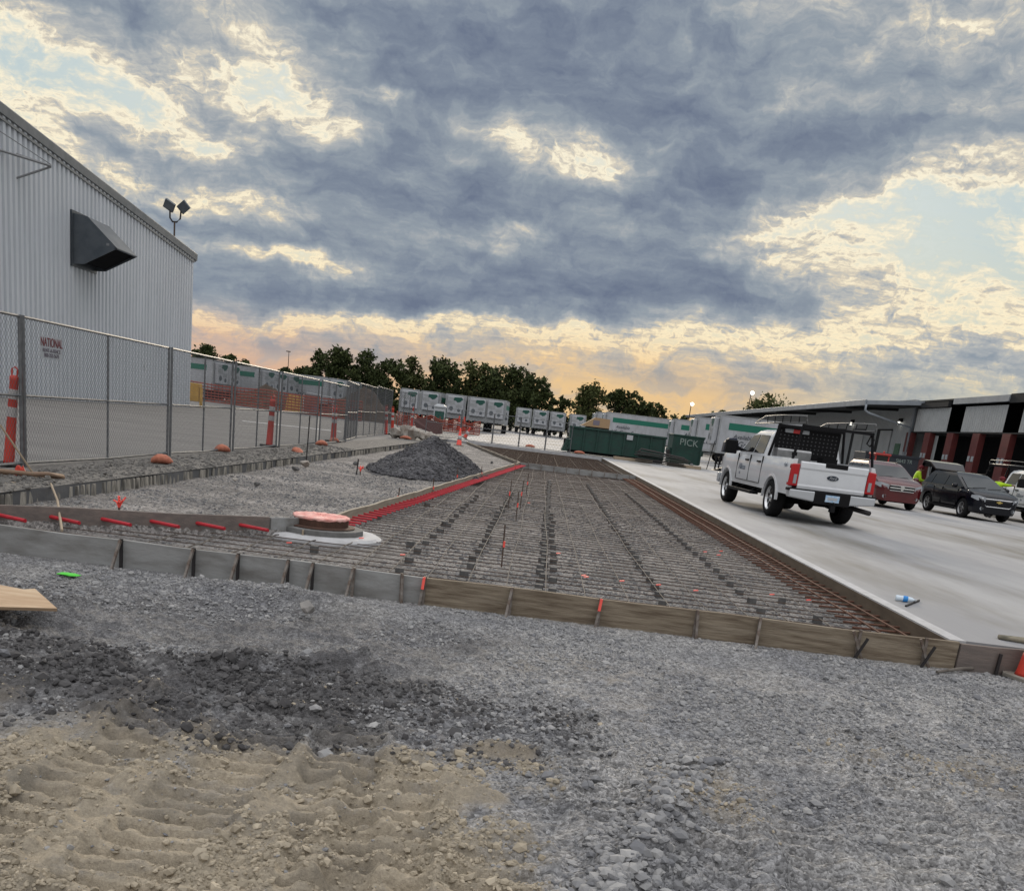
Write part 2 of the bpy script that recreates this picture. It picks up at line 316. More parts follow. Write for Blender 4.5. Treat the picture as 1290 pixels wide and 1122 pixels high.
# ---------------------------------------------------------------- mesh helpers
class MB:
    def __init__(s): s.v = []; s.f = []
    def add(s, vs, fs):
        o = len(s.v); s.v += [tuple(v) for v in vs]; s.f += [tuple(i+o for i in f) for f in fs]; return s
    def hexa(s, p): return s.add(p, [(0, 3, 2, 1), (4, 5, 6, 7), (0, 1, 5, 4), (1, 2, 6, 5), (2, 3, 7, 6), (3, 0, 4, 7)])
    def box(s, x0, x1, y0, y1, z0, z1):
        return s.hexa([(x0, y0, z0), (x1, y0, z0), (x1, y1, z0), (x0, y1, z0), (x0, y0, z1), (x1, y0, z1), (x1, y1, z1), (x0, y1, z1)])
    def bar(s, p, q, w, h=None, up=(0, 0, 1)):
        p, q = Vector(p), Vector(q); h = w if h is None else h; d = (q-p).normalized(); u = Vector(up)
        if abs(d.dot(u)) > .98: u = Vector((1, 0, 0))
        a = d.cross(u).normalized(); b = a.cross(d).normalized(); a *= w/2; b *= h/2
        return s.hexa([p-a-b, p+a-b, p+a+b, p-a+b, q-a-b, q+a-b, q+a+b, q-a+b])
    def tube(s, pts, r, n=6):
        pts = [Vector(p) for p in pts]; rs = r if isinstance(r, (list, tuple)) else [r]*len(pts); rings = []
        for i, p in enumerate(pts):
            d = (pts[min(i+1, len(pts)-1)]-pts[max(i-1, 0)]).normalized(); u = Vector((0, 0, 1))
            if abs(d.z) > .9: u = Vector((1, 0, 0))
            a = d.cross(u).normalized(); b = a.cross(d)
            rings.append([p+(a*math.cos(2*math.pi*k/n)+b*math.sin(2*math.pi*k/n))*rs[i] for k in range(n)])
        return s.loft(rings)
    def loft(s, rings, cap0=True, cap1=True, closed=True):
        n = len(rings[0]); fs = []
        for i in range(len(rings)-1):
            for k in range(n if closed else n-1):
                fs.append((i*n+k, i*n+(k+1) % n, (i+1)*n+(k+1) % n, (i+1)*n+k))
        if cap0: fs.append(tuple(range(n))[::-1])
        if cap1: fs.append(tuple(range((len(rings)-1)*n, len(rings)*n)))
        return s.add([p for r in rings for p in r], fs)
    def prism(s, poly, w0, w1, f):
        n = len(poly); vs = [f(u, v, w0) for u, v in poly]+[f(u, v, w1) for u, v in poly]
        return s.add(vs, [tuple(range(n))[::-1], tuple(range(n, 2*n))]+[(k, (k+1) % n, n+(k+1) % n, n+k) for k in range(n)])
    def lathe(s, prof, n=20, o=(0, 0, 0), axis='z'):
        o = Vector(o); rings = []
        for r, z in prof:
            ring = []
            for k in range(n):
                a = 2*math.pi*k/n; x, y = r*math.cos(a), r*math.sin(a)
                ring.append(o+(Vector((x, y, z)) if axis == 'z' else Vector((x, z, y))))
            rings.append(ring)
        return s.loft(rings)
    def torus(s, prof, n=20):
        rings = [[Vector((r*math.cos(2*math.pi*k/n), z, r*math.sin(2*math.pi*k/n))) for r, z in prof] for k in range(n)]
        return s.loft(rings+[rings[0]], False, False)
    def hull(s, c, r, n=16, sq=(1, 1, 1), rg=random):
        import bmesh
        bm = bmesh.new(); c = Vector(c)
        for k in range(n):
            d = Vector((rg.gauss(0, 1), rg.gauss(0, 1), rg.gauss(0, 1))).normalized()*r*rg.uniform(.82, 1.1); bm.verts.new(c+Vector((d.x*sq[0], d.y*sq[1], d.z*sq[2])))
        bmesh.ops.convex_hull(bm, input=bm.verts)
        for v in [v for v in bm.verts if not v.link_faces]: bm.verts.remove(v)
        bm.verts.index_update(); s.add([v.co.copy() for v in bm.verts], [tuple(v.index for v in f.verts) for f in bm.faces]); bm.free(); return s
    def ball(s, c, r, n=8, sq=(1, 1, 1), jit=0, rg=None):
        c = Vector(c); rings = []
        for i in range(1, n):
            a = math.pi*i/n; ring = []
            for k in range(2*n):
                b = math.pi*k/n; j = 1+(rg.uniform(-jit, jit) if rg else 0)
                ring.append(c+Vector((math.sin(a)*math.cos(b)*sq[0], math.sin(a)*math.sin(b)*sq[1], math.cos(a)*sq[2]))*r*j)
            rings.append(ring)
        return s.loft(rings)
    def poly(s, pts): return s.add(pts, [tuple(range(len(pts)))])
    def build(s, name, material, parent=None, smooth=False, bevel=0.0, loc=None):
        me = bpy.data.meshes.new(name); me.from_pydata(s.v, [], s.f); me.validate()
        import bmesh
        bm = bmesh.new(); bm.from_mesh(me); bmesh.ops.recalc_face_normals(bm, faces=bm.faces); bm.to_mesh(me); bm.free()
        me.materials.append(MT[material] if isinstance(material, str) else material)
        if smooth: me.polygons.foreach_set('use_smooth', [True]*len(me.polygons))
        if smooth == 2: me.set_sharp_from_angle(angle=R(28))
        o = bpy.data.objects.new(name, me); C.objects.link(o)
        if parent: o.parent = parent
        if loc: o.location = loc
        if bevel:
            b = o.modifiers.new('bevel', 'BEVEL'); b.width = bevel; b.segments = 2; b.limit_method = 'ANGLE'; b.angle_limit = R(40)
        return o
def npmesh(name, v, f, material, attrs=None, smooth=False, parent=None):
    me = bpy.data.meshes.new(name); nv, nf, k = len(v), len(f), f.shape[1]
    me.vertices.add(nv); me.vertices.foreach_set('co', np.ascontiguousarray(v, dtype=np.float32).ravel())
    me.loops.add(nf*k); me.loops.foreach_set('vertex_index', np.ascontiguousarray(f, dtype=np.int32).ravel())
    me.polygons.add(nf); me.polygons.foreach_set('loop_start', np.arange(nf, dtype=np.int32)*k)
    me.polygons.foreach_set('use_smooth', np.full(nf, smooth))
    me.update(calc_edges=True)
    for a, val in (attrs or {}).items():
        q = me.attributes.new(a, 'FLOAT', 'POINT'); q.data.foreach_set('value', np.ascontiguousarray(val, dtype=np.float32))
    me.materials.append(MT[material]); o = bpy.data.objects.new(name, me); C.objects.link(o)
    if parent: o.parent = parent
    return o
def tag(o, label=None, cat=None, group=None, kind=None):
    if label: o['label'] = label
    if cat: o['category'] = cat
    if group: o['group'] = group
    if kind: o['kind'] = kind
    return o
def thing(name, label, cat, loc=(0, 0, 0), rz=0.0, group=None):
    o = bpy.data.objects.new(name, None); o.empty_display_size = .2; C.objects.link(o); o.location = loc; o.rotation_euler = (0, 0, rz)
    return tag(o, label, cat, group)
KIDS = {}
def copy_tree(o, parent=None):
    c = o.copy(); C.objects.link(c); c.parent = parent
    for ch in [x for x in C.objects if x.parent == o]: copy_tree(ch, c)
    return c
def place(o, loc, rz=0.0, label=None, cat=None, group=None):
    o.location = loc; o.rotation_euler = (0, 0, rz); return tag(o, label, cat, group)
def text(body, size, name, material, parent, mtx, shear=0.0, depth=.004, align='CENTER', sx=1.0):
    cu = bpy.data.curves.new(name, 'FONT'); cu.body = body; cu.size = size; cu.align_x = align; cu.align_y = 'CENTER'; cu.extrude = depth; cu.shear = shear
    o = bpy.data.objects.new(name, cu); C.objects.link(o); bpy.context.view_layer.update()
    me = bpy.data.meshes.new_from_object(o.evaluated_get(bpy.context.evaluated_depsgraph_get()))
    bpy.data.objects.remove(o); bpy.data.curves.remove(cu)
    if sx != 1.0: me.transform(Matrix.Diagonal((sx, 1, 1, 1)))
    me.transform(mtx); me.materials.clear(); me.materials.append(MT[material])
    t = bpy.data.objects.new(name, me); C.objects.link(t)
    if parent: t.parent = parent
    return t
def frame_mtx(o, xdir, ydir):   # text plane: x along xdir, y along ydir
    x, y = Vector(xdir).normalized(), Vector(ydir).normalized(); z = x.cross(y); M_ = Matrix.Identity(4)
    for i in range(3): M_[i][0], M_[i][1], M_[i][2], M_[i][3] = x[i], y[i], z[i], o[i]
    return M_
def h2(ix, iy, s):
    h = (ix.astype(np.int64)*374761393+iy.astype(np.int64)*668265263+s*974634821) & 0xffffffff
    h = ((h ^ (h >> 13))*1274126177) & 0xffffffff; h = h ^ (h >> 16)
    return (h & 0xffff)/65535.0
def vn(x, y, s=0):
    ix, iy = np.floor(x), np.floor(y); fx, fy = x-ix, y-iy; fx = fx*fx*(3-2*fx); fy = fy*fy*(3-2*fy)
    a, b, c, d = h2(ix, iy, s), h2(ix+1, iy, s), h2(ix, iy+1, s), h2(ix+1, iy+1, s)
    return (a*(1-fx)+b*fx)*(1-fy)+(c*(1-fx)+d*fx)*fy
def fbm(x, y, o=4, s=0, g=.5):
    t = 0; a = 1; w = 0
    for i in range(o): t = t+a*vn(x, y, s+i*17); w += a; a *= g; x = x*2.03+3.1; y = y*2.03+1.7
    return t/w
def sst(v, a, b):
    t = np.clip((v-a)/(b-a), 0, 1); return t*t*(3-2*t)

# ---------------------------------------------------------------- the ground
def structure(o): o['kind'] = 'structure'; return o
structure(MB().poly([(-3000, -2000, -.6), (3000, -2000, -.6), (3000, 4000, -.6), (-3000, 4000, -.6)]).build('ground', 'earth'))
structure(MB().poly([(-40, -40, -.36), (45, -40, -.36), (45, 8.3, -.36), (-40, 8.3, -.36)]).build('gravel_apron', 'gravel'))
TRACKS = [((-.95, 5.6), (-.72, 4.0), .16, .12), ((.25, 5.9), (.45, 4.6), .15, .13), ((2.9, 5.6), (2.6, 3.4), .18, .15), ((-1.18, 5.15), (-1.30, 2.2), .19, .12), ((-1.72, 5.0), (-1.86, 2.2), .14, .13), ((-.50, 4.3), (-.33, 2.2), .19, .155), ((.02, 3.6), (.05, 2.2), .17, .17), ((1.03, 5.0), (.80, 2.4), .16, .15), ((2.35, 6.2), (1.75, 2.6), .2, .16), ((1.45, 4.4), (1.25, 2.6), .13, .14)]
def segd(x, y, p, q):
    px, py = p; dx, dy = q[0]-px, q[1]-py; L = math.hypot(dx, dy); t = ((x-px)*dx+(y-py)*dy)/L; c = ((x-px)*dy-(y-py)*dx)/L
    return t, c, L
def fore(x, y):
    n = fbm(x*.9, y*.9, 3, 5); n2 = fbm(x*2.6+9, y*2.6, 4, 11); n3 = fbm(x*8, y*8, 4, 23); n4 = fbm(x*26, y*26, 3, 31)
    tan = sst(4.42+(n2-.5)*1.5+(n3-.5)*.7-y, -.25, .35)*sst(.28+(n2-.5)*.8+(n3-.5)*.35-x+.18*(3.2-y), -.12, .16)
    tan = np.maximum(tan, .8*np.exp(-((x-1.0)**2/.06+(y-4.4)**2/.16))*sst(n3, .3, .55))
    tan = np.maximum(tan, .5*np.exp(-((x-2.7)**2/.5+(y-5.4)**2/.16))*sst(n3, .4, .6))
    tan = np.maximum(tan, .45*np.exp(-((x-.3)**2/.9+(y-6.4)**2/.4))*sst(n2, .45, .65))
    dark = sst(y, 4.05+.3*(n2-.5), 4.6)*sst(-.62+(n2-.5)*1.3-x-.25*np.abs(y-5.2), -.25, .3)*(1-.75*sst(y+.35*n2, 5.5, 6.4))
    dark = np.clip(np.maximum(.85*dark, .9*np.exp(-((y-(5.25+.62*(x+2.0)))**2/.05))*sst(-x, .5, .95)), 0, 1)*(.45+.55*sst(n3, .25, .55))
    dark = np.maximum(dark, .52*sst(y, 4.2, 4.8)*sst(-(y+(n2-.5)*1.5), -8.3, -6.9)*sst(.15+(n2-.5)*1.6-x-.12*(y-5), -.4, .5)*(.55+.45*n3*2))
    z = -.235+(n-.5)*.09+(n2-.5)*.06+(n3-.5)*.050*(1+1.5*dark)+(n4-.5)*.022*(1+dark)+(fbm(x*60, y*60, 2, 37)-.5)*.010+.022*tan*(np.abs(fbm(x*3.4, y*6.5, 4, 97)-.5)*2-.25)*-1+.02*tan*(fbm(x*1.2, y*9+n2*2, 3, 91)-.5)
    crest = y-(5.35+.62*(x+2.0)+.3*(n2-.5))
    z += .075*np.exp(-(crest/.16)**2)*sst(-x, .45, .9)*(.5+n3)
    z += .05*np.exp(-((y-5.0)**2/.03))*sst(x, .0, .3)*sst(-x, -1.9, -1.0)*n2
    z += .10*np.exp(-((x+2.0)**2/.9+(y-7.75)**2/.14)); z += .05*np.exp(-((x+3.4)**2/.3+(y-6.6)**2/.1))*(1+n3)
    wr = x-(.50+.33*(y-3.2)+.12*(n2-.5)); z += (.075+.03*n3)*np.exp(-(wr/.14)**2)*sst(y, 2.0, 3.0)*sst(-y, -4.9, -4.0)
    wr2 = x-(.95+.25*(y-2.5)); z += .03*np.exp(-((x-1.9-.3*(y-3.4))/.12)**2)*sst(-y, -6, -4)
    for p, q, w, pitch in TRACKS:
        t, c, L = segd(x, y, p, q); c = c+(n2-.5)*.07
        ins = sst(-np.abs(c), -w-.03, -w+.03)*sst(t, -.05, .15); edge = np.exp(-((np.abs(c)-w-.05)/.045)**2)*sst(t, 0, .2)
        saw = (t/pitch+.06*(n3-.5)) % 1.0; bars = sst(np.where(saw < .62, saw/.62, (1-saw)/.38), .30, .62)
        fade = .7+.3*sst(n2, .3, .55); fade = fade*np.where(x > .4, .85, 1.0)
        z += ins*(-.058+.052*bars)*fade + edge*.038*fade*(.4+n3)
    z = z*(1-sst(y, 8.0, 8.35))+(-.245+(n4-.5)*.014)*sst(y, 8.0, 8.35)
    return z, tan, dark
def terrain(name, xs, ys, fn, material):
    X, Y = np.meshgrid(xs, ys); z, at_ = fn(X, Y); nx, ny = len(xs), len(ys)
    v = np.stack([X, Y, z], -1).reshape(-1, 3); i = np.arange(nx*ny).reshape(ny, nx)
    f = np.stack([i[:-1, :-1], i[:-1, 1:], i[1:, 1:], i[1:, :-1]], -1).reshape(-1, 4)
    return structure(npmesh(name, v, f, material, {k: q.ravel() for k, q in at_.items()}, True))
def f_fore(X, Y): z, t, d = fore(X, Y); return z, {'tan': t, 'dark': d}
ysf = [1.2]
while ysf[-1] < 8.36: ysf.append(ysf[-1]+.0042*ysf[-1]**.9)
terrain('gravel_ground', np.linspace(-6.2, 6.2, 900), np.array(ysf), f_fore, 'gravel')
# base course inside and beside the forms
def form_x(y):   # left form of the pour, bending off at the manhole
    return np.interp(y, [8.4, 11.21, 12.05, 37.9, 61.0], [-7.0, -3.08, -2.55, -.75, -4.65])
def sub(X, Y):
    left = X < form_x(Y)+.02
    n = fbm(X*1.3, Y*1.3, 5, 41); n2 = fbm(X*7, Y*7, 3, 47)
    z = np.where(left, -.15+(n-.5)*.09+(n2-.5)*.025-.02*np.exp(-((X+5.8)/.3)**2), -.235+(n-.5)*.03+(n2-.5)*.012)
    return z, {}
ysm = [8.42]
while ysm[-1] < 61.2: ysm.append(ysm[-1]+.0055*ysm[-1])
terrain('base_course', np.linspace(-5.95, 3.9, 260), np.array(ysm), sub, 'subgrade')
def slab(name, pts, material, z=0.0, d=.35):
    return structure(MB().prism(pts, z-d, z, lambda u, v, w: (u, v, w)).build(name, material))
slab('concrete_slab', [(3.9, 8.5), (160, 8.5), (160, 330), (3.9, 330)], 'concrete')
cut = [(-5.9, 61.2)]
yy = 61.2
while yy > 9.2:
    yy -= rnd.uniform(.5, 1.4) if yy < 30 else 2.5
    cut.append((-5.9+rnd.uniform(-.035, .035), yy))
cut = cut+[(-6.05, 9.0), (-160, 9.0), (-160, 330), (-5.9, 330)]
slab('yard_pavement', cut, 'yard')
structure(MB().box(-5.9, 3.9, 61.2, 330, -.35, 0).build('far_apron', 'concrete'))
# the sawn slab edge with its scored face
MBc = MB(); y = 9.3
while y < 50:
    L = .16 if y < 24 else .5
    if rnd.random() < .82:
        t = rnd.uniform(.03, .07); MBc.hexa([(-5.9, y, -.3), (-5.9+t, y+.02, -.3), (-5.9+t*.8, y+L*.6, -.3), (-5.9, y+L*.7, -.3), (-5.9, y+.04, -.02), (-5.9+t*.5, y+.06, -.03), (-5.9+t*.4, y+L*.6+.04, -.03), (-5.9, y+L*.7+.04, -.02)])
    y += L
structure(MBc.build('slab_cut_edge', 'cut'))
# loose rubble dirt along the top of the cut edge
def berm(X, Y):
    n = fbm(X*2.4, Y*1.2, 4, 61); n2 = fbm(X*9, Y*6, 3, 67)
    return np.maximum(.004, (.075*n+.05*n2-.032)*sst(X, -7.5, -6.9)*sst(-X, 5.86, 6.1))-.006*(X < -7.45), {}
terrain('rubble_verge', np.linspace(-7.5, -5.88, 50), np.concatenate([np.linspace(9.1, 24, 220), np.linspace(24.3, 60, 120)]), berm, 'rubble')
slab('paint_stripe', [(-14.2, 46.2), (-9.9, 48.3), (-10.2, 49.4), (-14.6, 47.3)], 'padconc', .008, .004)
# darker base of the second bay, beyond the bulkhead
structure(MB().poly([(-.72, 38.1, -.19), (3.87, 38.1, -.19), (3.87, 60.9, -.19), (-4.6, 60.9, -.19)]).build('damp_base', 'subdark'))

# ---------------------------------------------------------------- loose stones (nobody could count them)
def ico():
    g = (1+5**.5)/2; v = np.array([(-1, g, 0), (1, g, 0), (-1, -g, 0), (1, -g, 0), (0, -1, g), (0, 1, g), (0, -1, -g), (0, 1, -g), (g, 0, -1), (g, 0, 1), (-g, 0, -1), (-g, 0, 1)])/math.hypot(1, g)
    f = np.array([(0, 11, 5), (0, 5, 1), (0, 1, 7), (0, 7, 10), (0, 10, 11), (1, 5, 9), (5, 11, 4), (11, 10, 2), (10, 7, 6), (7, 1, 8), (3, 9, 4), (3, 4, 2), (3, 2, 6), (3, 6, 8), (3, 8, 9), (4, 9, 5), (2, 4, 11), (6, 2, 10), (8, 6, 7), (9, 8, 1)])
    return v, f
def stones(name, P, r, label_kind='stuff', material='stone', seed=3, squash=.65):
    g = np.random.default_rng(seed); n = len(P); bv, bf = ico()
    V = bv[None]*(1+g.uniform(-.28, .28, (n, 12, 1)))*(r[:, None, None]*g.uniform(.65, 1.35, (n, 1, 3))*np.array([1, 1, squash]))
    a = g.uniform(0, 6.28, n); b = g.uniform(-.5, .5, n); ca, sa, cb, sb = np.cos(a), np.sin(a), np.cos(b), np.sin(b)
    x = V[..., 0]*cb[:, None]+V[..., 2]*sb[:, None]; z = -V[..., 0]*sb[:, None]+V[..., 2]*cb[:, None]; y = V[..., 1]
    V = np.stack([x*ca[:, None]-y*sa[:, None], x*sa[:, None]+y*ca[:, None], z], -1)+P[:, None]
    F = bf[None]+(np.arange(n)*12)[:, None, None]
    o = npmesh(name, V.reshape(-1, 3), F.reshape(-1, 3), material, {'tone': np.repeat(np.clip(g.normal(.38, .25, n), 0, 1), 12)})
    o['kind'] = 'stuff'; return o
g = np.random.default_rng(11)
n = 210000; y = 2.2+6.1*g.random(n)**.85; x = (g.random(n)*2-1)*(.66*y+.55)
z, t, d = fore(x, y)
wind = np.exp(-((x-(.50+.33*(y-3.2)))/.2)**2)*(y < 4.9)
patch = sst(fbm(x*1.4, y*1.4, 4, 71), .36, .58)
keep = g.random(n) < np.clip((.03+.55*patch**2)*(1-.95*t)+.6*wind-.15*d, .012, 1)
x, y, z, wind, t, d = (q[keep] for q in (x, y, z, wind, t, d))
r = np.clip(np.exp(g.normal(math.log(.0068), .5, len(x)))*(1+1.1*wind)*(1-.3*t), .003, .032)
tag(stones('loose_gravel', np.stack([x, y, z+r*.15], -1), r, seed=5), 'crushed grey gravel scattered over the ground in front of the form boards', 'gravel')
n = 150000; y = 2.2+3.6*g.random(n); x = (g.random(n)*2-1)*(.66*y+.4); z, t, d = fore(x, y); cl = sst(fbm(x*2.2, y*3.0, 4, 83), .42, .62)
k1 = g.random(n) < t*(.05+.5*cl); k2 = (~k1) & (g.random(n) < d*(.10+.75*cl))
for kk, mt_, nm, lb, md in ((k1, 'clod', 'dirt_clods', 'crumbled tan dirt clods among the tracks in the foreground', .0058), (k2, 'darkclod', 'damp_clods', 'dark damp clods and chips in the churned band at left', .0085)):
    r = np.clip(np.exp(g.normal(math.log(md), .55, kk.sum())), .002, .04); tag(stones(nm, np.stack([x[kk], y[kk], z[kk]+r*.1], -1), r, seed=21, material=mt_, squash=.75), lb, 'clods')
n = 46000; y = 8.6+17*g.random(n)**1.3; x = -5.85+9.7*g.random(n); z, _ = sub(x, y)
keep = g.random(n) < .25+.75*sst(fbm(x*1.1, y*1.1, 4, 77), .4, .6); keep &= (np.hypot(x+2.28, y-10.9) > .85)
x, y, z = x[keep], y[keep], z[keep]
r = np.clip(np.exp(g.normal(math.log(.012), .35, len(x))), .006, .035)
tag(stones('base_gravel', np.stack([x, y, z+r*.1], -1), r, seed=6, material='stonemid'), 'loose grey stones over the base course between and beside the forms', 'gravel')
n = 5000; y = 9.3+22*g.random(n)**1.4; x = -6.9+1.0*g.random(n); z, _ = berm(x, y)
r = np.clip(np.exp(g.normal(math.log(.015), .55, n)), .006, .07)
tag(stones('verge_rubble', np.stack([x, y, z], -1), r, seed=8, material='rubble'), 'broken rubble lying along the top of the cut slab edge', 'rubble')
# pile of dark stone
def pile(cx, cy, rx, ry, h, name, material, label, cat, nst, seed, bumpy=.12):
    u = np.linspace(-1, 1, 90); X, Y = np.meshgrid(u, u); rr = np.sqrt(X*X+Y*Y); n_ = fbm(X*4+seed, Y*4, 5, seed)
    Z = h*np.clip(1-rr*(1-.25*(n_-.5)), 0, 1)**.92*(1+bumpy*(n_-.5)); k = 90
    v = np.stack([cx+X*rx, cy+Y*ry, Z-.16], -1).reshape(-1, 3); i = np.arange(k*k).reshape(k, k)
    f = np.stack([i[:-1, :-1], i[:-1, 1:], i[1:, 1:], i[1:, :-1]], -1).reshape(-1, 4); f = f[(rr.ravel()[f] < 1.12).all(1)]
    o = tag(npmesh(name, v, f, material, None, True), label, cat)
    if nst:
        gg = np.random.default_rng(seed); a = gg.random(nst)*6.28; q = gg.random(nst)**.5*1.05
        px = np.clip(((np.cos(a)*q+1)/2*89).astype(int), 0, 89); py = np.clip(((np.sin(a)*q+1)/2*89).astype(int), 0, 89)
        s_ = stones('pile_stones', np.stack([cx+np.cos(a)*q*rx, cy+np.sin(a)*q*ry, np.maximum(Z[py, px]-.16, -.12)], -1), np.clip(np.exp(gg.normal(math.log(.028), .35, nst)), .01, .07), seed=seed, material='pile')
        s_.parent = o
    return o
pile(-3.0, 27.2, 1.55, 4.2, .98, 'stone_pile', 'pile', 'dark cone of crushed stone piled behind the red dowel form', 'stone pile', 9000, 91)
pile(-27.5, 97, 4.5, 4, 2.4, 'dirt_mound', 'dirt', 'brown dirt mound behind the fence left of the yellow blocks', 'dirt mound', 0, 93, .5)
pile(-18.0, 97, 4.2, 4, 3.4, 'dirt_mound', 'dirt', 'tall brown dirt mound behind the bent end of the fence', 'dirt mound', 0, 95, .5)

# ---------------------------------------------------------------- forms
def board(name, p, q, material, label, cat='form board', t=.04, z0=-.29, z1=0.0, group=None):
    p, q = Vector(p), Vector(q); d = (q-p).normalized(); nrm = Vector((-d.y, d.x, 0))*t
    m_ = MB(); N = max(2, int((q-p).length/.5)); rings = []
    for i in range(N+1):
        c = p+(q-p)*i/N; w = nrm*(1+.0*i); dz = .006*math.sin(i*1.7+p.x); off = Vector((-d.y, d.x, 0))*(.008*math.sin(i*1.1+q.x))
        rings.append([(c.x+off.x, c.y+off.y, z0), (c.x+off.x+w.x, c.y+off.y+w.y, z0), (c.x+off.x+w.x, c.y+off.y+w.y, z1+dz), (c.x+off.x, c.y+off.y, z1+dz)])
    m_.loft(rings); o = m_.build(name, material, bevel=.004)
    return tag(o, label, cat, group)
FB = [(-7.6, -5.2, 'woodgrey', 'grey form board at the far left end of the front form'), (-5.195, -3.62, 'woodgrey', 'grey form board left of the first crossed pins on the front form'),
      (-3.61, -.90, 'woodgrey', 'long grey form board in front of the manhole ring'), (-.892, 3.92, 'wood', 'long brown grained form board on the near edge of the rebar'),
      (3.93, 4.55, 'woodpink', 'short reddish form board against the pale slab corner'), ]
for a, b, mt_, lb in FB: board('form_board', (a, 8.36, 0), (b, 8.36+(.02 if a > 3.5 else 0), 0), mt_, lb)
board('form_board', (4.555, 8.38, 0), (6.9, 8.05, 0), 'woodpink', 'reddish form board curving past the traffic cone', z1=-.01)
# the steel form pins along the front board, each braced one a pair of pins
PINS = [(-4.9, 1), (-3.60, 1), (-2.95, 1), (-2.55, 1), (-2.10, 1), (-1.88, 1), (-1.52, 1), (-1.08, 0), (-.88, 2), (-.10, 1), (.70, 2), (1.56, 0), (2.12, 1), (3.02, 3), (3.62, 3), (4.28, 4)]
for i, (x, k) in enumerate(PINS):
    a = thing('form_pin', {0: 'upright steel pin holding the front form board', 1: 'steel pin and slanted brace holding the front form board', 2: 'orange tipped steel pin on the brown front form board', 3: 'crossed pair of steel pins on the brown front form board', 4: 'short black pin against the reddish end board'}[k], 'form pin', (x, 8.33, -.25), 0, 'steel pins along the front form board')
    mt_ = 'pindark' if x < -1.6 or k == 4 else 'steelpin'
    MB().bar((0, 0, -.1), (rnd.uniform(-.01, .01), .012, .262 if k != 4 else .2), .024).build('pin', mt_, a)
    if k in (0, 1, 2): MB().bar((-.035 if k else .02, -.16 if k == 1 else -.05, -.06), (.0, -.012, .255), .022).build('brace', 'steelpin', a)
    if k == 3: MB().bar((.09, -.03, -.08), (-.075, -.02, .25), .022).build('brace', 'steelpin', a); MB().bar((-.05, -.05, -.05), (.06, -.035, .2), .02).build('brace', 'pindark', a)
    if k == 2: MB().bar((-.012, -.030, .15), (-.004, -.022, .258), .024).build('paint_mark', 'neon', a)
# back form at left, with its red sleeved dowels
def form_with_dowels(p, q, material, label, first, step, count, L, nm='form_board', dm='redpaint', dlab=None, z=-.10, r=.020, skew=0.0, back=.10):
    o = board(nm, p, q, material, label); p, q = Vector(p), Vector(q); d = (q-p).normalized(); nr = Vector((d.y, -d.x, 0))
    for k in range(count):
        c = p+d*(first+k*step); c.z = z
        t = MB().tube([c-nr*back, c+nr*L+d*skew], r, 8).build('dowel', dm, o)
        if dlab and k == 0: t['label'] = dlab
    return o
form_with_dowels((-6.95, 8.46, 0), (-3.08, 11.23, 0), 'woodpink', 'reddish back form board with spaced red dowels left of the manhole', .35, .50, 9, .36, r=.02, skew=.26)
board('form_board', (-3.07, 11.25, 0), (-2.56, 12.02, 0), 'woodgrey', 'short grey board just behind the manhole ring')
form_with_dowels((-2.55, 12.06, 0), (-.75, 37.8, 0), 'woodtan', 'long pale form board lined with closely spaced red dowels', .25, .298, 86, .27, r=.0145)
form_with_dowels((-.74, 38.05, 0), (-4.6, 60.8, 0), 'woodtan', 'far slanting form board lined with pale dowel ends', .3, .36, 62, .25, dm='barpale', r=.03, z=-.08)
bk = board('bulkhead_board', (-.70, 37.75, 0), (3.86, 38.3, 0), 'woodgrey', 'pale bulkhead board across the rebar between the two bays', 'bulkhead')
for k in range(9):
    MB().bar((-.4+k*.5, 37.72+k*.06, -.25), (-.4+k*.5, 37.72+k*.06, .05), .03).build('pin', 'steelpin', bk)
board('bulkhead_board', (-4.6, 61.0, 0), (3.86, 61.0, 0), 'padconc', 'pale bulkhead board at the far end of the second bay', 'bulkhead', t=.12, z1=.06)
# pins and paint standing along the dowel form
for i, (px, py, hgt) in enumerate(((640, 640, .55), (500, 640, .35), (545, 628, .4), (575, 612, .45), (606, 606, .4), (655, 640, .55), (650, 655, .5), (632, 712, .48), (663, 622, .5), (648, 596, .45))):
    b = at(px, py, -.22); o = thing('grade_pin', 'thin rusty grade pin standing in the rebar mat', 'grade pin', b, 0, 'grade pins in the rebar mat')
    MB().bar((0, 0, -.05), (rnd.uniform(-.02, .02), 0, hgt), .018).build('pin', 'rust', o); MB().bar((0, -.002, hgt*.45), (0, -.002, hgt*.6), .024).build('paint_mark', 'neon', o)
# slab side of the pour: stained edge with rusty dowels and two runner bars
o = tag(MB().box(3.865, 3.895, 8.5, 61, -.32, -.012).build('slab_edge_form', 'edgebrown'), 'brown stained edge form along the pale slab with rusty dowels', 'edge form')
for k in range(100):
    y = 8.75+k*.295
    MB().tube([(3.87, y, -.13), (3.30, y+.03, -.145)], .0125, 6).build('dowel', 'rustred', o)
for xx, zz in ((3.72, -.115), (3.48, -.125)):
    MB().tube([(xx+.012*math.sin(k*1.3), 8.6+k*1.0, zz) for k in range(30)], .011, 5).build('runner_bar', 'rustred', o)
o = tag(MB().box(3.87, 4.02, 8.47, 61, -.02, .004).build('slab_lip', 'padconc'), None, None, None, 'structure')
MHX, MHY, MHR = *tuple(at(404, 672, -.2))[:2], .78
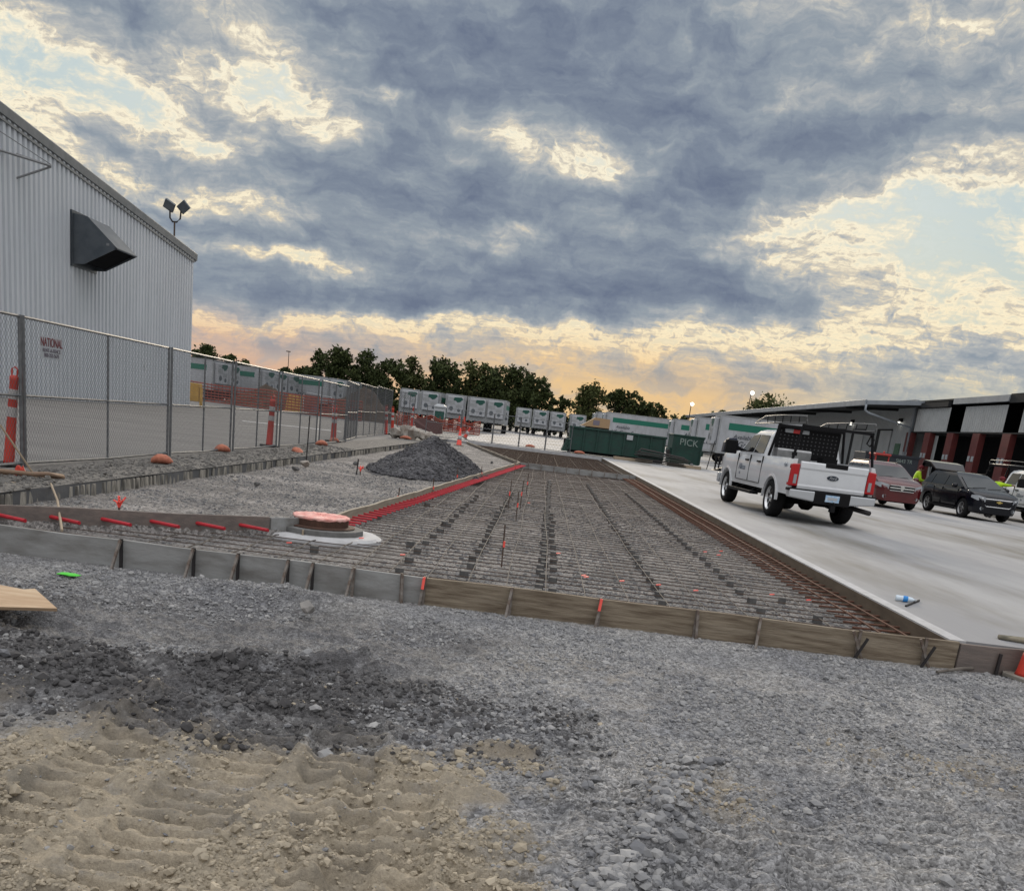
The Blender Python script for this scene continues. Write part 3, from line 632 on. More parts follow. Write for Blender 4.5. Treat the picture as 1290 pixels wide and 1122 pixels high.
# rebar mats
mat1 = thing('rebar_mat', 'mesh of rebar laid over the near gravel bay', 'rebar mat', (0, 9, -.19))
for k in range(97):
    y = 8.62+k*.30; x0 = float(form_x(np.array(y)))+.12 if y > 11.9 else float(form_x(np.array(y)))+.15
    if abs(y-MHY) < MHR: x0 = MHX+math.sqrt(MHR**2-(y-MHY)**2)
    if abs(y-MHY) < MHR and -3.1 > float(form_x(np.array(y)))+.3:
        xa, xb = float(form_x(np.array(y)))+.12, MHX-math.sqrt(max(0, MHR**2-(y-MHY)**2))
        if xb-xa > .2: MB().tube([(xa, y-9, 0), ((xa+xb)/2, y-9+.01, -.004), (xb, y-9, 0)], .0075, 5).build('cross_bar', 'rust', mat1)
    pts = [(x0+(3.55-x0)*t/6, y+rnd.uniform(-.012, .012)-9, rnd.uniform(-.006, .006)) for t in range(7)]
    MB().tube(pts, .0054, 5).build('cross_bar', 'rust', mat1)
for j, x in enumerate((-3.8, -3.4, -2.95, -2.5, -2.1, -1.75, -1.38, -.98, -.57, -.17, .24, .63, 1.06, 1.46, 1.86, 2.28, 2.70, 3.12)):
    y0 = 8.45; y1 = 37.6
    if x < -3.2: y1 = float(np.interp(x, [-7, -3.08], [8.4, 11.21]))-.1
    elif abs(x-MHX) < MHR: y1 = MHY-math.sqrt(max(0, MHR**2-(x-MHX)**2))
    elif x < -.8: y1 = 12.1+(x+2.45)/.0705
    w = rnd.uniform(.006, .018); MBt = MB().tube([(x+w*math.sin(t*.9+j), y0-9+(y1-y0)*t/26, .016+.005*math.sin(t*2+j)) for t in range(27)], .005 if x > -1.2 else .0075, 5)
    MBt.build('long_bar', 'barpale', mat1)
mat2 = thing('rebar_mat', 'darker mesh of rebar in the far bay beyond the bulkhead', 'rebar mat', (0, 39, -.13))
for k in range(72):
    y = 38.6+k*.31; x0 = -.72-(y-38)*.169; MB().bar((x0+.1, y-39, 0), (3.6, y-39, 0), .018).build('cross_bar', 'rust', mat2)
for x in (-2.8, -1.9, -1.0, -.1, .8, 1.7, 2.6, 3.3):
    y0 = 38.6 if x > -.8 else 38.2+(-.7-x)/.169; MB().bar((x, y0-39, .015), (x, 60.5-39, .0), .007).build('long_bar', 'rust', mat2)
# concrete spacer blocks under the bars
proto = None
ROWS = [(-1.32, 9.0, .80, 16, 'leftmost row of spacer blocks'), (-.66, 8.9, .62, 24, 'second row of spacer blocks'), (.16, 8.75, .36, 62, 'dense straight row of spacer blocks up the middle'), (.31, 8.95, .75, 14, 'dense straight row of spacer blocks up the middle'), (1.46, 8.75, .52, 44, 'row of spacer blocks right of the middle'), (2.56, 8.9, .60, 34, 'rightmost row of spacer blocks')]
for x, y, st, n, lb in ROWS:
    for k in range(n):
        if proto is None: o = proto = MB().box(-.042, .042, -.04, .04, -.05, .045).build('spacer_block', 'block', bevel=.006)
        else: o = proto.copy(); C.objects.link(o)
        o.location = (x+rnd.uniform(-.025, .025)+.004*k, y+k*st+rnd.uniform(-.05, .05), -.215); o.rotation_euler = (0, 0, rnd.uniform(-.3, .3))
        o.scale = (1, 1, 1); tag(o, 'dark concrete block in the '+lb, 'spacer block', lb)
for i, (px, py) in enumerate(((396, 692), (476, 651), (538, 636), (560, 660), (517, 686), (985, 757), (1030, 780))):
    o = proto.copy(); C.objects.link(o); o.location = at(px, py, -.2); o.rotation_euler = (0, 0, .3*i); tag(o, 'dark concrete block lying off the rows in the mat', 'spacer block', 'spacer blocks off the rows')
for i, (px, py) in enumerate(((703, 698), (738, 728), (783, 733), (829, 738), (888, 696), (905, 700), (972, 750), (1018, 757), (666, 634), (507, 700), (364, 685), (455, 679), (876, 745), (735, 726), (908, 695))):
    o = MB().bar((-.025, -.01, .012), (.028, .01, .018), .02, .01).build('paint_ribbon', 'neon', loc=at(px, py, -.17)); tag(o, 'bit of pink marking ribbon on the rebar', 'ribbon', 'pink ribbons on the rebar')
# manhole
mh = thing('manhole', 'round rusty manhole ring with faded pink cover on a pale mortar pad', 'manhole', at(404, 672, -.2)-Vector((0, 0, .02))); mh.scale = (.79, .79, .92)
MB().lathe([(.02, -.1), (.98, -.1), (.96, .02), (.9, .05), (.5, .06), (.02, .06)], 40).build('mortar_pad', 'padconc', mh)
MB().lathe([(.02, 0), (.67, 0), (.67, .125), (.02, .125)], 14).build('base_ring', 'greyconc', mh, bevel=.01)
MB().lathe([(.02, .12), (.52, .12), (.53, .14), (.425, .15), (.425, .26), (.02, .26)], 40).build('iron_ring', 'rustiron', mh)
u = MB(); rings = []; rg = random.Random(9)
for r_, z_ in ((.432, .235), (.442, .25), (.436, .268), (.38, .272), (.30, .274), (.2, .276), (.1, .277), (.02, .276)):
    rings.append([(r_*(1+.015*math.sin(k*3.7))*math.cos(k*math.pi/24), r_*(1+.015*math.sin(k*3.7))*math.sin(k*math.pi/24), z_+rg.uniform(-.008, .008)*(r_ > .05)) for k in range(48)])
u.loft(rings).build('cover', 'coverpink', mh)
MB().bar((-.12, -.675, .0), (-.12, -.675, .12), .06, .02).build('wood_shim', 'stick', mh)
# things lying near the form
b = at(1139, 758, 0.0)
o = thing('water_bottle', 'clear plastic water bottle with blue label lying on the slab', 'bottle', b+Vector((0, 0, .036)), R(-12))
MB().lathe([(.005, -.10), (.03, -.10), (.033, -.085), (.031, -.04), (.033, -.035), (.033, .03), (.031, .04), (.026, .075), (.013, .095), (.013, .105), (.004, .105)], 18, axis='y').build('bottle_body', 'water', o, smooth=True).rotation_euler = (0, 0, R(-90))
MB().lathe([(.0345, -.022), (.0345, .03)], 18, axis='y').build('label', 'bluelabel', o).rotation_euler = (0, 0, R(-90))
MB().lathe([(.004, .1), (.0155, .1), (.0155, .122), (.004, .122)], 12, axis='y').build('cap', 'signwhite', o).rotation_euler = (0, 0, R(-90))
a, b = at(1141, 763, .01), at(1158, 756, .012)
tag(MB().bar(a, b, .018).build('steel_stake', 'pindark'), 'short dark stake lying beside the water bottle', 'stake')
a = at(1258, 802, .02)
o = tag(MB().tube([a, a+Vector((.07, -.05, .005)), a+Vector((.3, -.14, .005)), a+Vector((.8, -.2, 0)), a+Vector((1.4, -.15, 0))], .022, 8).tube([a+Vector((.01, .02, 0)), a+Vector((.3, .03, .0)), a+Vector((.9, -.0, 0)), a+Vector((1.4, .03, 0))], .022, 8).build('lifting_strap', 'oldrope', smooth=True), 'folded old strap lying on the slab corner', 'strap')
a, b = at(1180, 846, -.22), at(1243, 841, -.22)
tag(MB().tube([a, (a+b)/2+Vector((0, .01, .01)), b], [.012, .016, .02], 7).build('bare_stick', 'barpale'), 'short bare stick on the gravel under the reddish end board', 'stick')
a = at(1265, 832, -.2)
tag(MB().tube([a, a+Vector((.02, .0, .05)), a+Vector((.12, .03, .12)), a+Vector((.3, .06, .15)), a+Vector((.6, .06, .14))], .006, 6).build('wire_loop', 'rust'), 'thin rusty wire looping out by the traffic cone', 'wire')
# traffic cone at the right
def cone(loc, label, base='whitebase', s=1.0, group=None, body='orange', tilt=0):
    o = thing('traffic_cone', label, 'traffic cone', loc, R(20), group); o.scale = (s, s, s); o.rotation_euler[1] = tilt
    MB().prism([(-.17, -.12), (-.12, -.17), (.12, -.17), (.17, -.12), (.17, .12), (.12, .17), (-.12, .17), (-.17, .12)], 0, .035, lambda a, b, c: (a, b, c)).build('cone_base', base, o, bevel=.006)
    MB().lathe([(.115, .035), (.105, .06), (.03, .68), (.022, .70), (.01, .70)], 20).build('cone_body', body, o, smooth=True)
    MB().lathe([(.086, .24), (.0675, .40)], 20).build('cone_band', 'reflective', o, smooth=True)
    return o
cone(at(1294, 856, -.235), 'orange traffic cone on a worn base at the right end of the front form')
# plywood sheet, rocks, marks
a = at(72, 766, -.10); pts = [at(72, 766, -.08), at(44, 741, -.07), at(30, 742, -.07), at(0, 735, -.08)+Vector((-.5, .1, 0)), at(0, 764, -.09)+Vector((-.6, -.05, 0)), at(0, 764, -.09)]
mb = MB(); nn = len(pts); mb.add([p for p in pts]+[p-Vector((0, 0, .02)) for p in pts], [tuple(range(nn)), tuple(range(nn, 2*nn))[::-1]]+[(k, (k+1) % nn, nn+(k+1) % nn, nn+k) for k in range(nn)])
o = mb.build('plywood_sheet', 'ply'); o.data.materials.append(MT['plyedge'])
for p in list(o.data.polygons)[2:]: p.material_index = 1
tag(o, 'pale plywood offcut with a notched corner lying at the left edge', 'plywood')
def rockobj(name, loc, r, label, cat, material='rock', sq=(1, .7, .5), seed=1, group=None, n=5):
    o = MB().hull((0, 0, 0), r, 18, sq, random.Random(seed)).build(name, material, bevel=r*.06); o.location = loc; o.rotation_euler = (0, 0, seed); return tag(o, label, cat, group)
rockobj('broken_stone', at(386, 770, -.17)+Vector((0, 0, .03)), .095, 'angular pale grey stone on the gravel before the grey form', 'stone', seed=5, sq=(1, .7, .6))
for px, py, r_, sd in ((428, 596, .0, 1), (655/4.3+220, 418+740/4.3, .10, 12), (705/4.3+220, 420+705/4.3, .13, 13), (445/4.3+220, 420+815/4.3, .07, 14), (325/4.3+220, 420+790/4.3, .06, 15), (983/4.3+220, 420+705/4.3, .09, 16), (330/4.3+480, 440+668/4.3, .10, 17), (405/4.3+480, 440+660/4.3, .09, 18), (210/4.3+480, 440+645/4.3, .09, 19), (600/4.3+480, 440+612/4.3, .08, 20)):
    if r_: rockobj('broken_stone', at(px, py, -.08), r_, 'small broken stone on the gravel behind the dowel form', 'stone', 'rockpale' if sd % 2 else 'block', seed=sd, group='stones behind the dowel form', sq=(1, .8, .7))
for k, (px, py, r_) in enumerate(((500, 545, .42), (512, 544, .55), (523, 546, .5), (518, 551, .35), (531, 548, .4), (496, 549, .3), (507, 551, .3), (540, 549, .35))):
    rockobj('broken_concrete', atY(px, py, 49)+Vector((0, 0, 0)), r_, 'pale lump of broken concrete heaped at the fence end behind the stone pile', 'concrete lump', 'rockpale', seed=40+k, group='broken concrete lumps', sq=(1, .8, .75))
o = MB().ball((0, 0, 0), .09, 5, (1, .5, .12), .3, random.Random(3)).build('paint_mark', 'greenpaint', loc=at(86, 723, -.205)); tag(o, 'bright green paint blob on the gravel by the left pins', 'paint mark')
for lb, px, py, z_ in (('pink ribbon tuft on a stub behind the reddish back form', 150, 640, -.05), ('pink ribbon tuft on the gravel near the stone pile', 454, 594, -.08)):
    o = thing('survey_ribbon', lb, 'ribbon', at(px, py, z_)); rg = random.Random(px); w = MB()
    for k in range(9):
        a = rg.uniform(0, 6.28); w.tube([(0, 0, 0), (.03*math.cos(a), .03*math.sin(a), .07), (.07*math.cos(a), .07*math.sin(a), .10+rg.uniform(-.03, .05))], .010, 5)
    w.build('tuft', 'neon', o); MB().bar((0, 0, -.12), (0, 0, .01), .02).build('stub', 'rust', o)
a, b = at(62, 604, .02), at(78, 668, -.1)
tag(MB().tube([a, (a+b)/2+Vector((.03, 0, .02)), b], .013, 6).build('bare_stick', 'stick'), 'thin bare stick leaning from the cut slab edge onto the back form', 'stick')
a = at(18, 562, .0); a = atX(0, 535, -6.6); b = at(47, 604, .02)
tag(MB().tube([a, a.lerp(b, .5)+Vector((.01, 0, -.01)), b], .014, 6).build('bare_stick', 'stick'), 'pale slanting stick propped before the leaning orange post', 'stick')
hp = [at(-30, 592, .05), at(10, 596, .05), at(35, 599, .05), at(55, 601, .05), at(80, 601, .05)]
o = thing('bundled_hose', 'brown hoses tied with orange net at the foot of the fence', 'hose', hp[2]); w = MB(); w.tube([p-hp[2] for p in hp], .03, 8); w.tube([at(-30, 590, .1)-hp[2], at(10, 594, .1)-hp[2], at(40, 597, .1)-hp[2], at(60, 597, .1)-hp[2], at(79, 600, .06)-hp[2]], .028, 8); w.build('hose', 'brownpipe', o, smooth=True)
MB().ball(at(25, 595, .08)-hp[2], .09, 6, (.8, .6, 1), .2, random.Random(2)).build('net_tie', 'orange', o)
a, b = at(-20, 612, .03), at(18, 608, .03)
tag(MB().bar(a, b, .05, .02).build('timber_scrap', 'stick'), 'pale timber scrap on the verge below the bundled hoses', 'timber')
# sandbags on the fence feet
def sandbag(loc, label, L=.5, rz=0, sag=.0, seed=1):
    rg = random.Random(seed); rings = []
    for i in range(11):
        t = i/10; w = .17*math.sin(math.pi*(.06+.88*t))**.6; h = .105*math.sin(math.pi*(.06+.88*t))**.5
        rings.append([((t-.5)*L*.68, .75*w*math.cos(k*math.pi/6)*(1+rg.uniform(-.06, .06)), h*.8+.8*h*math.sin(k*math.pi/6)*(1+rg.uniform(-.06, .06))-sag*abs(t-.3)) for k in range(12)])
    o = MB().loft(rings).build('sandbag', 'salmon', smooth=True); o.location = loc; o.rotation_euler = (0, 0, rz); return tag(o, label, 'sandbag')
sandbag(at(204, 584, .03), 'plump orange sandbag on the verge at the second fence post', .52, R(15), seed=1)
sandbag(at(280, 569, .03), 'crumpled orange sandbag by the third fence post', .5, R(40), seed=2)
sandbag(at(375, 571, .0), 'limp orange bag slumped over the edge of the verge', .75, R(-50), .12, 3)
sandbag(at(405, 561, .03), 'round red orange sandbag before the fourth fence post', .55, R(20), seed=4)
sandbag(at(421, 557, .03), 'orange sandbag behind the fence by the second orange post', .6, R(60), seed=5)
sandbag(at(511, 553, .05), 'orange sandbag beside the broken concrete lumps', .9, R(-20), seed=6)
sandbag(atY(730, 569, 61.9)+Vector((0, 0, -.1)), 'orange sandbag at the foot of the roll-off dumpster', 1.0, 0, seed=7)
sandbag(atY(668, 561, 61.9)+Vector((0, 0, -.1)), 'flat orange sandbag under the far fence', .9, 0, seed=8)
# ---------------------------------------------------------------- fences
def fence_panel(p, q, label, h=2.0, mids=1, spacing=.075, group='chain link fence panels along the verge', midrail=True, wire=.0042, mesh=True):
    p, q = Vector(p), Vector(q); L = (q-p).length; o = thing('chain_link_fence', label, 'fence panel', p, math.atan2(q.y-p.y, q.x-p.x), group)
    for x in (0.025, L-.025): MB().tube([(x, 0, .02), (x, 0, h+.02)], .024, 8).build('post', 'galv', o)
    for k in range(mids): xx = L*(k+1)/(mids+1); MB().tube([(xx, 0, .06), (xx, 0, h)], .018, 6).build('mid_post', 'galv', o)
    w = MB(); w.tube([(.02, 0, h), (L-.02, 0, h)], .02, 6); w.build('top_rail', 'galv', o)
    MB().tube([(.02, 0, .08), (L*.5, 0, .06), (L-.02, 0, .08)], .022, 6).build('bottom_rail', 'galv', o)
    if midrail: MB().tube([(.02, 0, h*.49), (L-.02, 0, h*.49)], .019, 6).build('mid_rail', 'galv', o)
    if mesh:
        w = MB(); z0, z1 = .08, h; H = z1-z0; s = -H*.8
        for sg in (1, -1):
            s = -H*.75
            while s < L:
                a0, b0 = s, s+H*.75
                if sg < 0: a0, b0 = b0, a0
                pa, pb = Vector((a0, .004*sg, z0)), Vector((b0, .004*sg, z1)); d = pb-pa; ts = sorted((((0-pa.x)/d.x), ((L-pa.x)/d.x))); t0, t1 = max(0, ts[0]), min(1, ts[1])
                if t1 > t0+.01: w.tube([pa+d*t0, pa+d*t1], wire, 3)
                s += spacing
        w.build('chain_mesh', 'wire', o)
    return o
FX = -7.12
PY = [9.9, 13.3, 18.6, 22.45, 26.45, 31.2, 36.0]
FL = ['chain link panel at the left edge of the view before the leaning orange post', 'wide chain link panel carrying the NATIONAL sign', 'chain link panel right of the plump sandbag', 'chain link panel in front of the upright orange post', 'chain link panel between the limp bag and the round sandbag', 'chain link panel just before the fence bends', ]
for i in range(6): fence_panel((FX, PY[i]+.02, 0), (FX-(.02*i), PY[i+1]-.02, 0), FL[i], 2.0, 1, .07 if i < 3 else .10, wire=.002 if i < 3 else .0026)
fence_panel((-7.3, 36.1, 0), (-8.0, 42.0, 0), 'chain link gate leaf swung at the bend of the fence', 2.2, 3, .12, wire=.0032)
fence_panel((-8.0, 42.1, 0), (-8.3, 48.5, 0), 'chain link panel past the bend with brown dirt at its foot', 2.3, 2, .12, wire=.0032)
for k, (a, b) in enumerate((((-8.4, 49, 0), (-8.8, 56.5, 0)), ((-8.5, 57, 0), (-7.6, 57.5, 0)))):
    fence_panel(a, b, ['chain link panel behind the pair of orange posts', 'narrow bright stacked fence panel at the corner by the concrete lumps'][k], 2.4, 2 if k else 1, .12, wire=.0032 if not k else .006)
FP = [(-7.4, 61.8), (-5.2, 62.0), (-3.15, 62.2), (-1.45, 62.4), (.25, 62.6), (1.9, 62.8)]
for k in range(5):
    fence_panel((*FP[k], 0), (*FP[k+1], 0), ['low far fence panel by the slumped orange net', 'far fence panel behind the stone pile', 'far fence panel left of the middle cone pair', 'far fence panel beyond the second bay', 'far fence panel touching the roll-off dumpster'][k], 1.85, 0, .2, 'far fence across the end of the bays', wire=.0035)
sg = thing('fence_sign', 'white sign lettered NATIONAL in dark red on the wide fence panel', 'sign', (-7.06, 13.98, 1.66), R(90))
MB().box(-.30, .30, -.004, .004, -.155, .145).build('sign_sheet', 'signwhite', sg)
fm = lambda dz: frame_mtx((0, -.008, dz), (1, 0, 0), (0, 0, 1))
text('NATIONAL', .17, 'lettering', 'signred', sg, fm(.06), depth=.002, sx=.72)
text('RENT-A-FENCE', .075, 'lettering', 'signgrey', sg, fm(-.045), depth=.002); text('800-352-5675', .075, 'lettering', 'signgrey', sg, fm(-.11), depth=.002)
# orange delineator posts
def delineator(loc, label, h=1.3, lean=(0, 0), s=1.0):
    o = thing('orange_post', label, 'delineator', loc); o.rotation_euler = (lean[1], lean[0], 0); o.scale = (s, s, 1)
    MB().prism([(.2*math.cos(k*math.pi/4), .2*math.sin(k*math.pi/4)) for k in range(8)], 0, .05, lambda a, b, c: (a, b, c)).build('rubber_base', 'black', o)
    MB().lathe([(.075, .05), (.07, .08), (.055, h-.16), (.06, h-.15), (.06, h-.10), (.03, h-.08), (.01, h-.08)], 14).build('post_body', 'orange', o, smooth=True)
    MB().lathe([(.067, h*.52), (.064, h*.62)], 14).build('band', 'reflective', o); MB().lathe([(.062, h*.70), (.0605, h*.80)], 14).build('band', 'reflective', o)
    MB().tube([(-.035, 0, h-.1), (-.04, 0, h), (0, 0, h+.03), (.04, 0, h), (.035, 0, h-.1)], .012, 6).build('handle', 'orange', o)
    return o
delineator(at(10, 590, 0)+Vector((-.1, .2, 0)), 'leaning orange post with grey bands behind the leftmost fence post', 1.32, (R(5), 0))
delineator((-7.45, 26.7, 0), 'leaning upright orange post behind the middle of the fence', 1.35, (R(2), 0), 1.3)
delineator((-7.55, 35.4, 0), 'upright orange post behind the fence next to its bend', 1.28, (0, 0), 1.5)
delineator(atY(486, 548, 54.5), 'left one of two thin orange posts near the fence corner', 1.6, (R(-3), 0), 1.3)
delineator(atY(494, 547, 55.5), 'right one of two thin orange posts near the fence corner', 1.5, (R(-3), 0), 1.3)
delineator(atY(518, 541, 70), 'far orange post standing before the slumped net', 1.6, (R(2), 0), 1.5)
cone(atY(577, 543, 88), 'far orange cone left of its twin before the porta potty', s=1.9); cone(atY(583.5, 544, 88), 'far orange cone right of its twin before the porta potty', s=1.9)
cone(atY(578, 561.5, 49), 'orange cone standing at the far end of the pale dowel form', s=1.25, body='neon')
cone(atY(585, 552, 64), 'dull orange cone tilted against the far fence', s=1.25, tilt=R(25))
MB_ = MB()
def rods(px, py, h, label):
    b = at(px, py, -.1); tag(MB().bar((0, 0, 0), (.02, 0, h), .025).build('grade_stake', 'pindark', loc=b), label, 'stake')
rods(386, 580, 1.1, 'tall thin dark rod standing before the cut slab edge')
rods(449, 598, .0+.35, 'short dark rod in the gravel near the pink tuft')
# safety net (a flexible sheet on stakes)
def net(pts, label, h=1.1, sag=.15):
    mb = MB()
    for a, b in zip(pts, pts[1:]):
        a, b = Vector(a), Vector(b); n = max(2, int((b-a).length/.7)); rg = random.Random(int(a.x*10))
        for zi in range(7):
            z = .1+h*zi/6; mb.tube([a.lerp(b, t/n)+Vector((0, rg.uniform(-.05, .05), z-sag*math.sin(math.pi*t/n)*zi/6)) for t in range(n+1)], .052, 4)
        for t in range(n*2+1): p_ = a.lerp(b, t/(2*n)); mb.tube([p_+Vector((0, 0, .05)), p_+Vector((0, 0, h+.1))], .03, 4)
    return tag(mb.build('safety_net', 'netorange'), label, 'safety net')
net([(-41, 92, 0), (-33, 90, 0), (-25, 88, 0), (-16, 86, 0)], 'long orange safety net across the yard behind the yellow blocks', 1.6)
net([(-13.2, 88, 0), (-11.5, 86, 0), (-9.9, 86, 0), (-7.6, 87, 0), (-5.6, 87, 0)], 'slumped orange safety net before the porta potty', 1.15, .35)
o = MB().loft([[(-1.0+.1*math.sin(k), 0, .9), (-.9, .25, 1.05), (-.4, .3, 1.15), (.9, .2, .95), (1.0, 0, .25), (.6, -.15, .18), (-.8, -.1, .5)] if k == 0 else [(-.95, .9, .9), (-.85, 1.0, 1.0), (-.3, 1.0, 1.1), (.85, 1.0, .9), (.95, .9, .25), (.6, .8, .18), (-.8, .8, .5)] for k in (0, 1)]).build('folded_tarp', 'tarp', loc=atY(538, 549, 66)); tag(o, 'brown tarp draped on stakes beside the slumped net', 'tarp')

# ---------------------------------------------------------------- big steel building at left
BX = -22.5
bl = thing('metal_building', 'tall pale ribbed steel building with a sloping roof edge at the left', 'building', (BX, 61.7, 0))
def eave(y): return 9.05+(61.7-y)*.0885 if y > 25 else 9.05+36.7*.0885-(25-y)*.0885
mb = MB(); y = 61.7; prof = []
while y > -12:
    for dy, dx in ((0, 0), (.025, .14), (.21, .14), (.235, 0)): prof.append((y-dy, dx))
    y -= .40
vs = []; fs = []
for yy, dx in prof: vs += [(dx, yy-61.7, 0), (dx, yy-61.7, eave(yy)-.1)]
for k in range(len(prof)-1): fs.append((2*k, 2*k+1, 2*k+3, 2*k+2))
o = mb.add(vs, fs).build('wall', 'siding', bl)
MB().prism([(0, 0), (-73.7, 0), (-73.7, eave(-12)-.2), (-36.7, eave(25)-.2), (0, 8.85)], -40, -.05, lambda u, v, w: (w, u, v)).build('core_wall', 'siding', bl)
MB().bar((-.02, .02, 0), (-.02, .02, 9.0), .16).build('corner_trim', 'siding', bl)
MB().loft([[(x, yy-61.7, eave(yy)+dz) for x, dz in ((-.2, -.42), (.10, -.42), (.12, -.36), (.20, -.34), (.22, .02), (.12, .10), (-.2, .10))] for yy in (62.15, 25)]).build('gable_trim', 'trim', bl, bevel=.01)
MB().loft([[(x, yy-61.7, eave(yy)-.45+dz) for x, dz in ((.03, -.10), (.19, -.10), (.19, 0), (.03, 0))] for yy in (61.7, 25)]).build('drip_edge', 'trim', bl)
MB().loft([[(-40, yy-61.7, eave(yy)), (.1, yy-61.7, eave(yy)), (.1, yy-61.7, eave(yy)+.1), (-40, yy-61.7, eave(yy)+.1)] for yy in (62.1, 25, -12)]).build('roof', 'trim', bl)
MB().box(.06, .09, -7.35, -7.05, 1.85, 2.1).build('outlet_box', 'trim', bl)
hd = thing('exhaust_hood', 'dark sheet metal exhaust hood jutting from the pale steel wall', 'vent hood', (BX+.155, 46.3, 0))
sp = [(0, 8.2), (.68, 8.12), (2.05, 6.93), (.52, 6.10), (0, 6.06)]
mb = MB()
for yy in (0, 2.2):
    mb.prism(sp, yy, yy+.03, lambda u, v, w: (u, w, v))
mb.add([(sp[0][0], 0, sp[0][1]), (sp[0][0], 2.23, sp[0][1]), (sp[1][0], 0, sp[1][1]), (sp[1][0], 2.23, sp[1][1]), (sp[2][0], -.02, sp[2][1]), (sp[2][0], 2.25, sp[2][1])], [(0, 1, 3, 2), (2, 3, 5, 4)])
mb.build('hood_shell', 'hood', hd)
MB().bar((1.98, 0, 6.93), (1.98, 2.23, 6.93), .10, .05).build('lip', 'hood', hd)
MB().box(-.12, .03, -.12, 2.35, 5.95, 8.32).build('wall_flange', 'hood', hd)
MB().add([(.5, .05, 6.16), (.5, 2.18, 6.16), (1.9, 2.18, 6.94), (1.9, .05, 6.94)], [(0, 1, 2, 3)]).build('dark_opening', 'blackhole', hd)
MB().box(1.55, 1.68, -.02, 0, 7.0, 7.1).build('sticker', 'trim', hd)
fl = thing('floodlight', 'twin black floodlight on a short pole above the roof edge', 'floodlight', (BX+.1, 58.6, eave(58.6)))
MB().tube([(0, 0, -.3), (0, 0, .85)], .05, 8).build('pole', 'rust', fl)
MB().tube([(-.28, 0, 1.45), (-.27, 0, 1.05), (-.12, 0, .86), (.12, 0, .86), (.32, 0, 1.05), (.36, 0, 1.5)], .05, 8).build('yoke', 'pindark', fl)
for a, tlt, b in ((-.30, R(28), R(8)), (.52, R(-35), R(-20))):
    h = MB().box(-.3, .3, -.08, .08, -.26, .26).box(-.24, .24, .08, .13, -.2, .2).build('lamp_head', 'hood', fl, bevel=.02); h.location = (a, -.05, 1.68); h.rotation_euler = (R(30), tlt, b)
br = thing('wall_bracket', 'light steel bracket sticking out high on the wall at the left edge', 'bracket', (BX+.05, 41.6, 9.0))
MB().tube([(0, 0, .45), (1.2, .6, .25)], .04, 6).tube([(0, -1.4, 0.25), (1.2, .6, .25)], .05, 6).tube([(0, 0, -.5), (1.2, .6, .22)], .045, 6).tube([(0, -1.6, 1.0), (1.2, .6, .3)], .02, 5).build('arms', 'trim', br)

# ---------------------------------------------------------------- dock building at right
dk = thing('dock_building', 'long low dock building with overhanging roof, ribbed walls and dark red columns', 'building', (33, 90, 0))
mb = MB(); vs = []; fs = []; prof = []
y = 0.0
while y < 110:
    for dy, dx in ((0, 0), (.06, -.04), (.16, -.04), (.22, 0)): prof.append((y+dy, dx))
    y += .4
for yy, dx in prof: vs += [(dx, yy, 0), (dx, yy, 7.75)]
mb.add(vs, [(2*k, 2*k+1, 2*k+3, 2*k+2) for k in range(len(prof)-1)]).build('wall', 'rib', dk)
MB().box(.06, 34, .05, 110, 0, 7.7).build('core_wall', 'rib', dk)
MB().box(-.09, .10, -.45, .0, 0, 7.7).build('corner_trim', 'roofedge', dk)
# roof with its overhang
MB().prism([(-5.0, 6.95), (36, 9.5), (36, 9.3), (-5.0, 6.72)], -2.0, 112, lambda u, v, w: (u, w, v)).build('roof', 'roofdark', dk)
MB().box(-5.16, -5.0, -2.1, 112, 6.62, 7.12).build('gutter', 'roofedge', dk, bevel=.03)
MB().prism([(-5.0, 7.05), (0.1, 7.55), (0.1, 7.2), (-5.0, 6.7)], -2.16, -2.0, lambda u, v, w: (u, w, v)).build('roof_fascia', 'roofedge', dk)
MB().tube([(-5.05, -2.2, 6.7), (-5.05, -2.2, 6.2), (-4.7, -2.15, 6.0), (-.2, -.6, 5.25), (-.15, -.6, .1)], .10, 8).build('downspout', 'roofedge', dk, smooth=True)
for k in range(5): MB().bar((-4.9, 4+k*14, 6.62), (0, 4+k*14, 6.95), .14, .3).build('roof_beam', 'roofdark', dk)
for y0, w in ((4.3, 3.0), (12.2, 3.0), (18.6, 3.0), (25, 3.0), (33, 3), (41, 3)):
    d_ = MB().box(-.12, -.05, y0, y0+w, .9, 5.0).build('dock_door', 'dockpanel', dk); MB().box(-.10, -.045, y0+w, y0+w+1.0, .9, 5.0).box(-.10, -.045, y0-.1, y0+w+1.0, 5.0, 5.15).build('door_seal', 'roofdark', d_)
MB().box(-.10, -.045, 1.4, 2.7, 0, 3.85).build('door', 'greendoor', dk)
for y0 in (2.3, 16.5):
    l = MB().box(-.30, -.05, y0-.25, y0+.25, 5.78, 6.1).build('wall_lamp', 'black', dk); MB().box(-.33, -.27, y0-.22, y0+.22, 5.55, 5.80).build('lamp_lens', 'lampwarm', l)
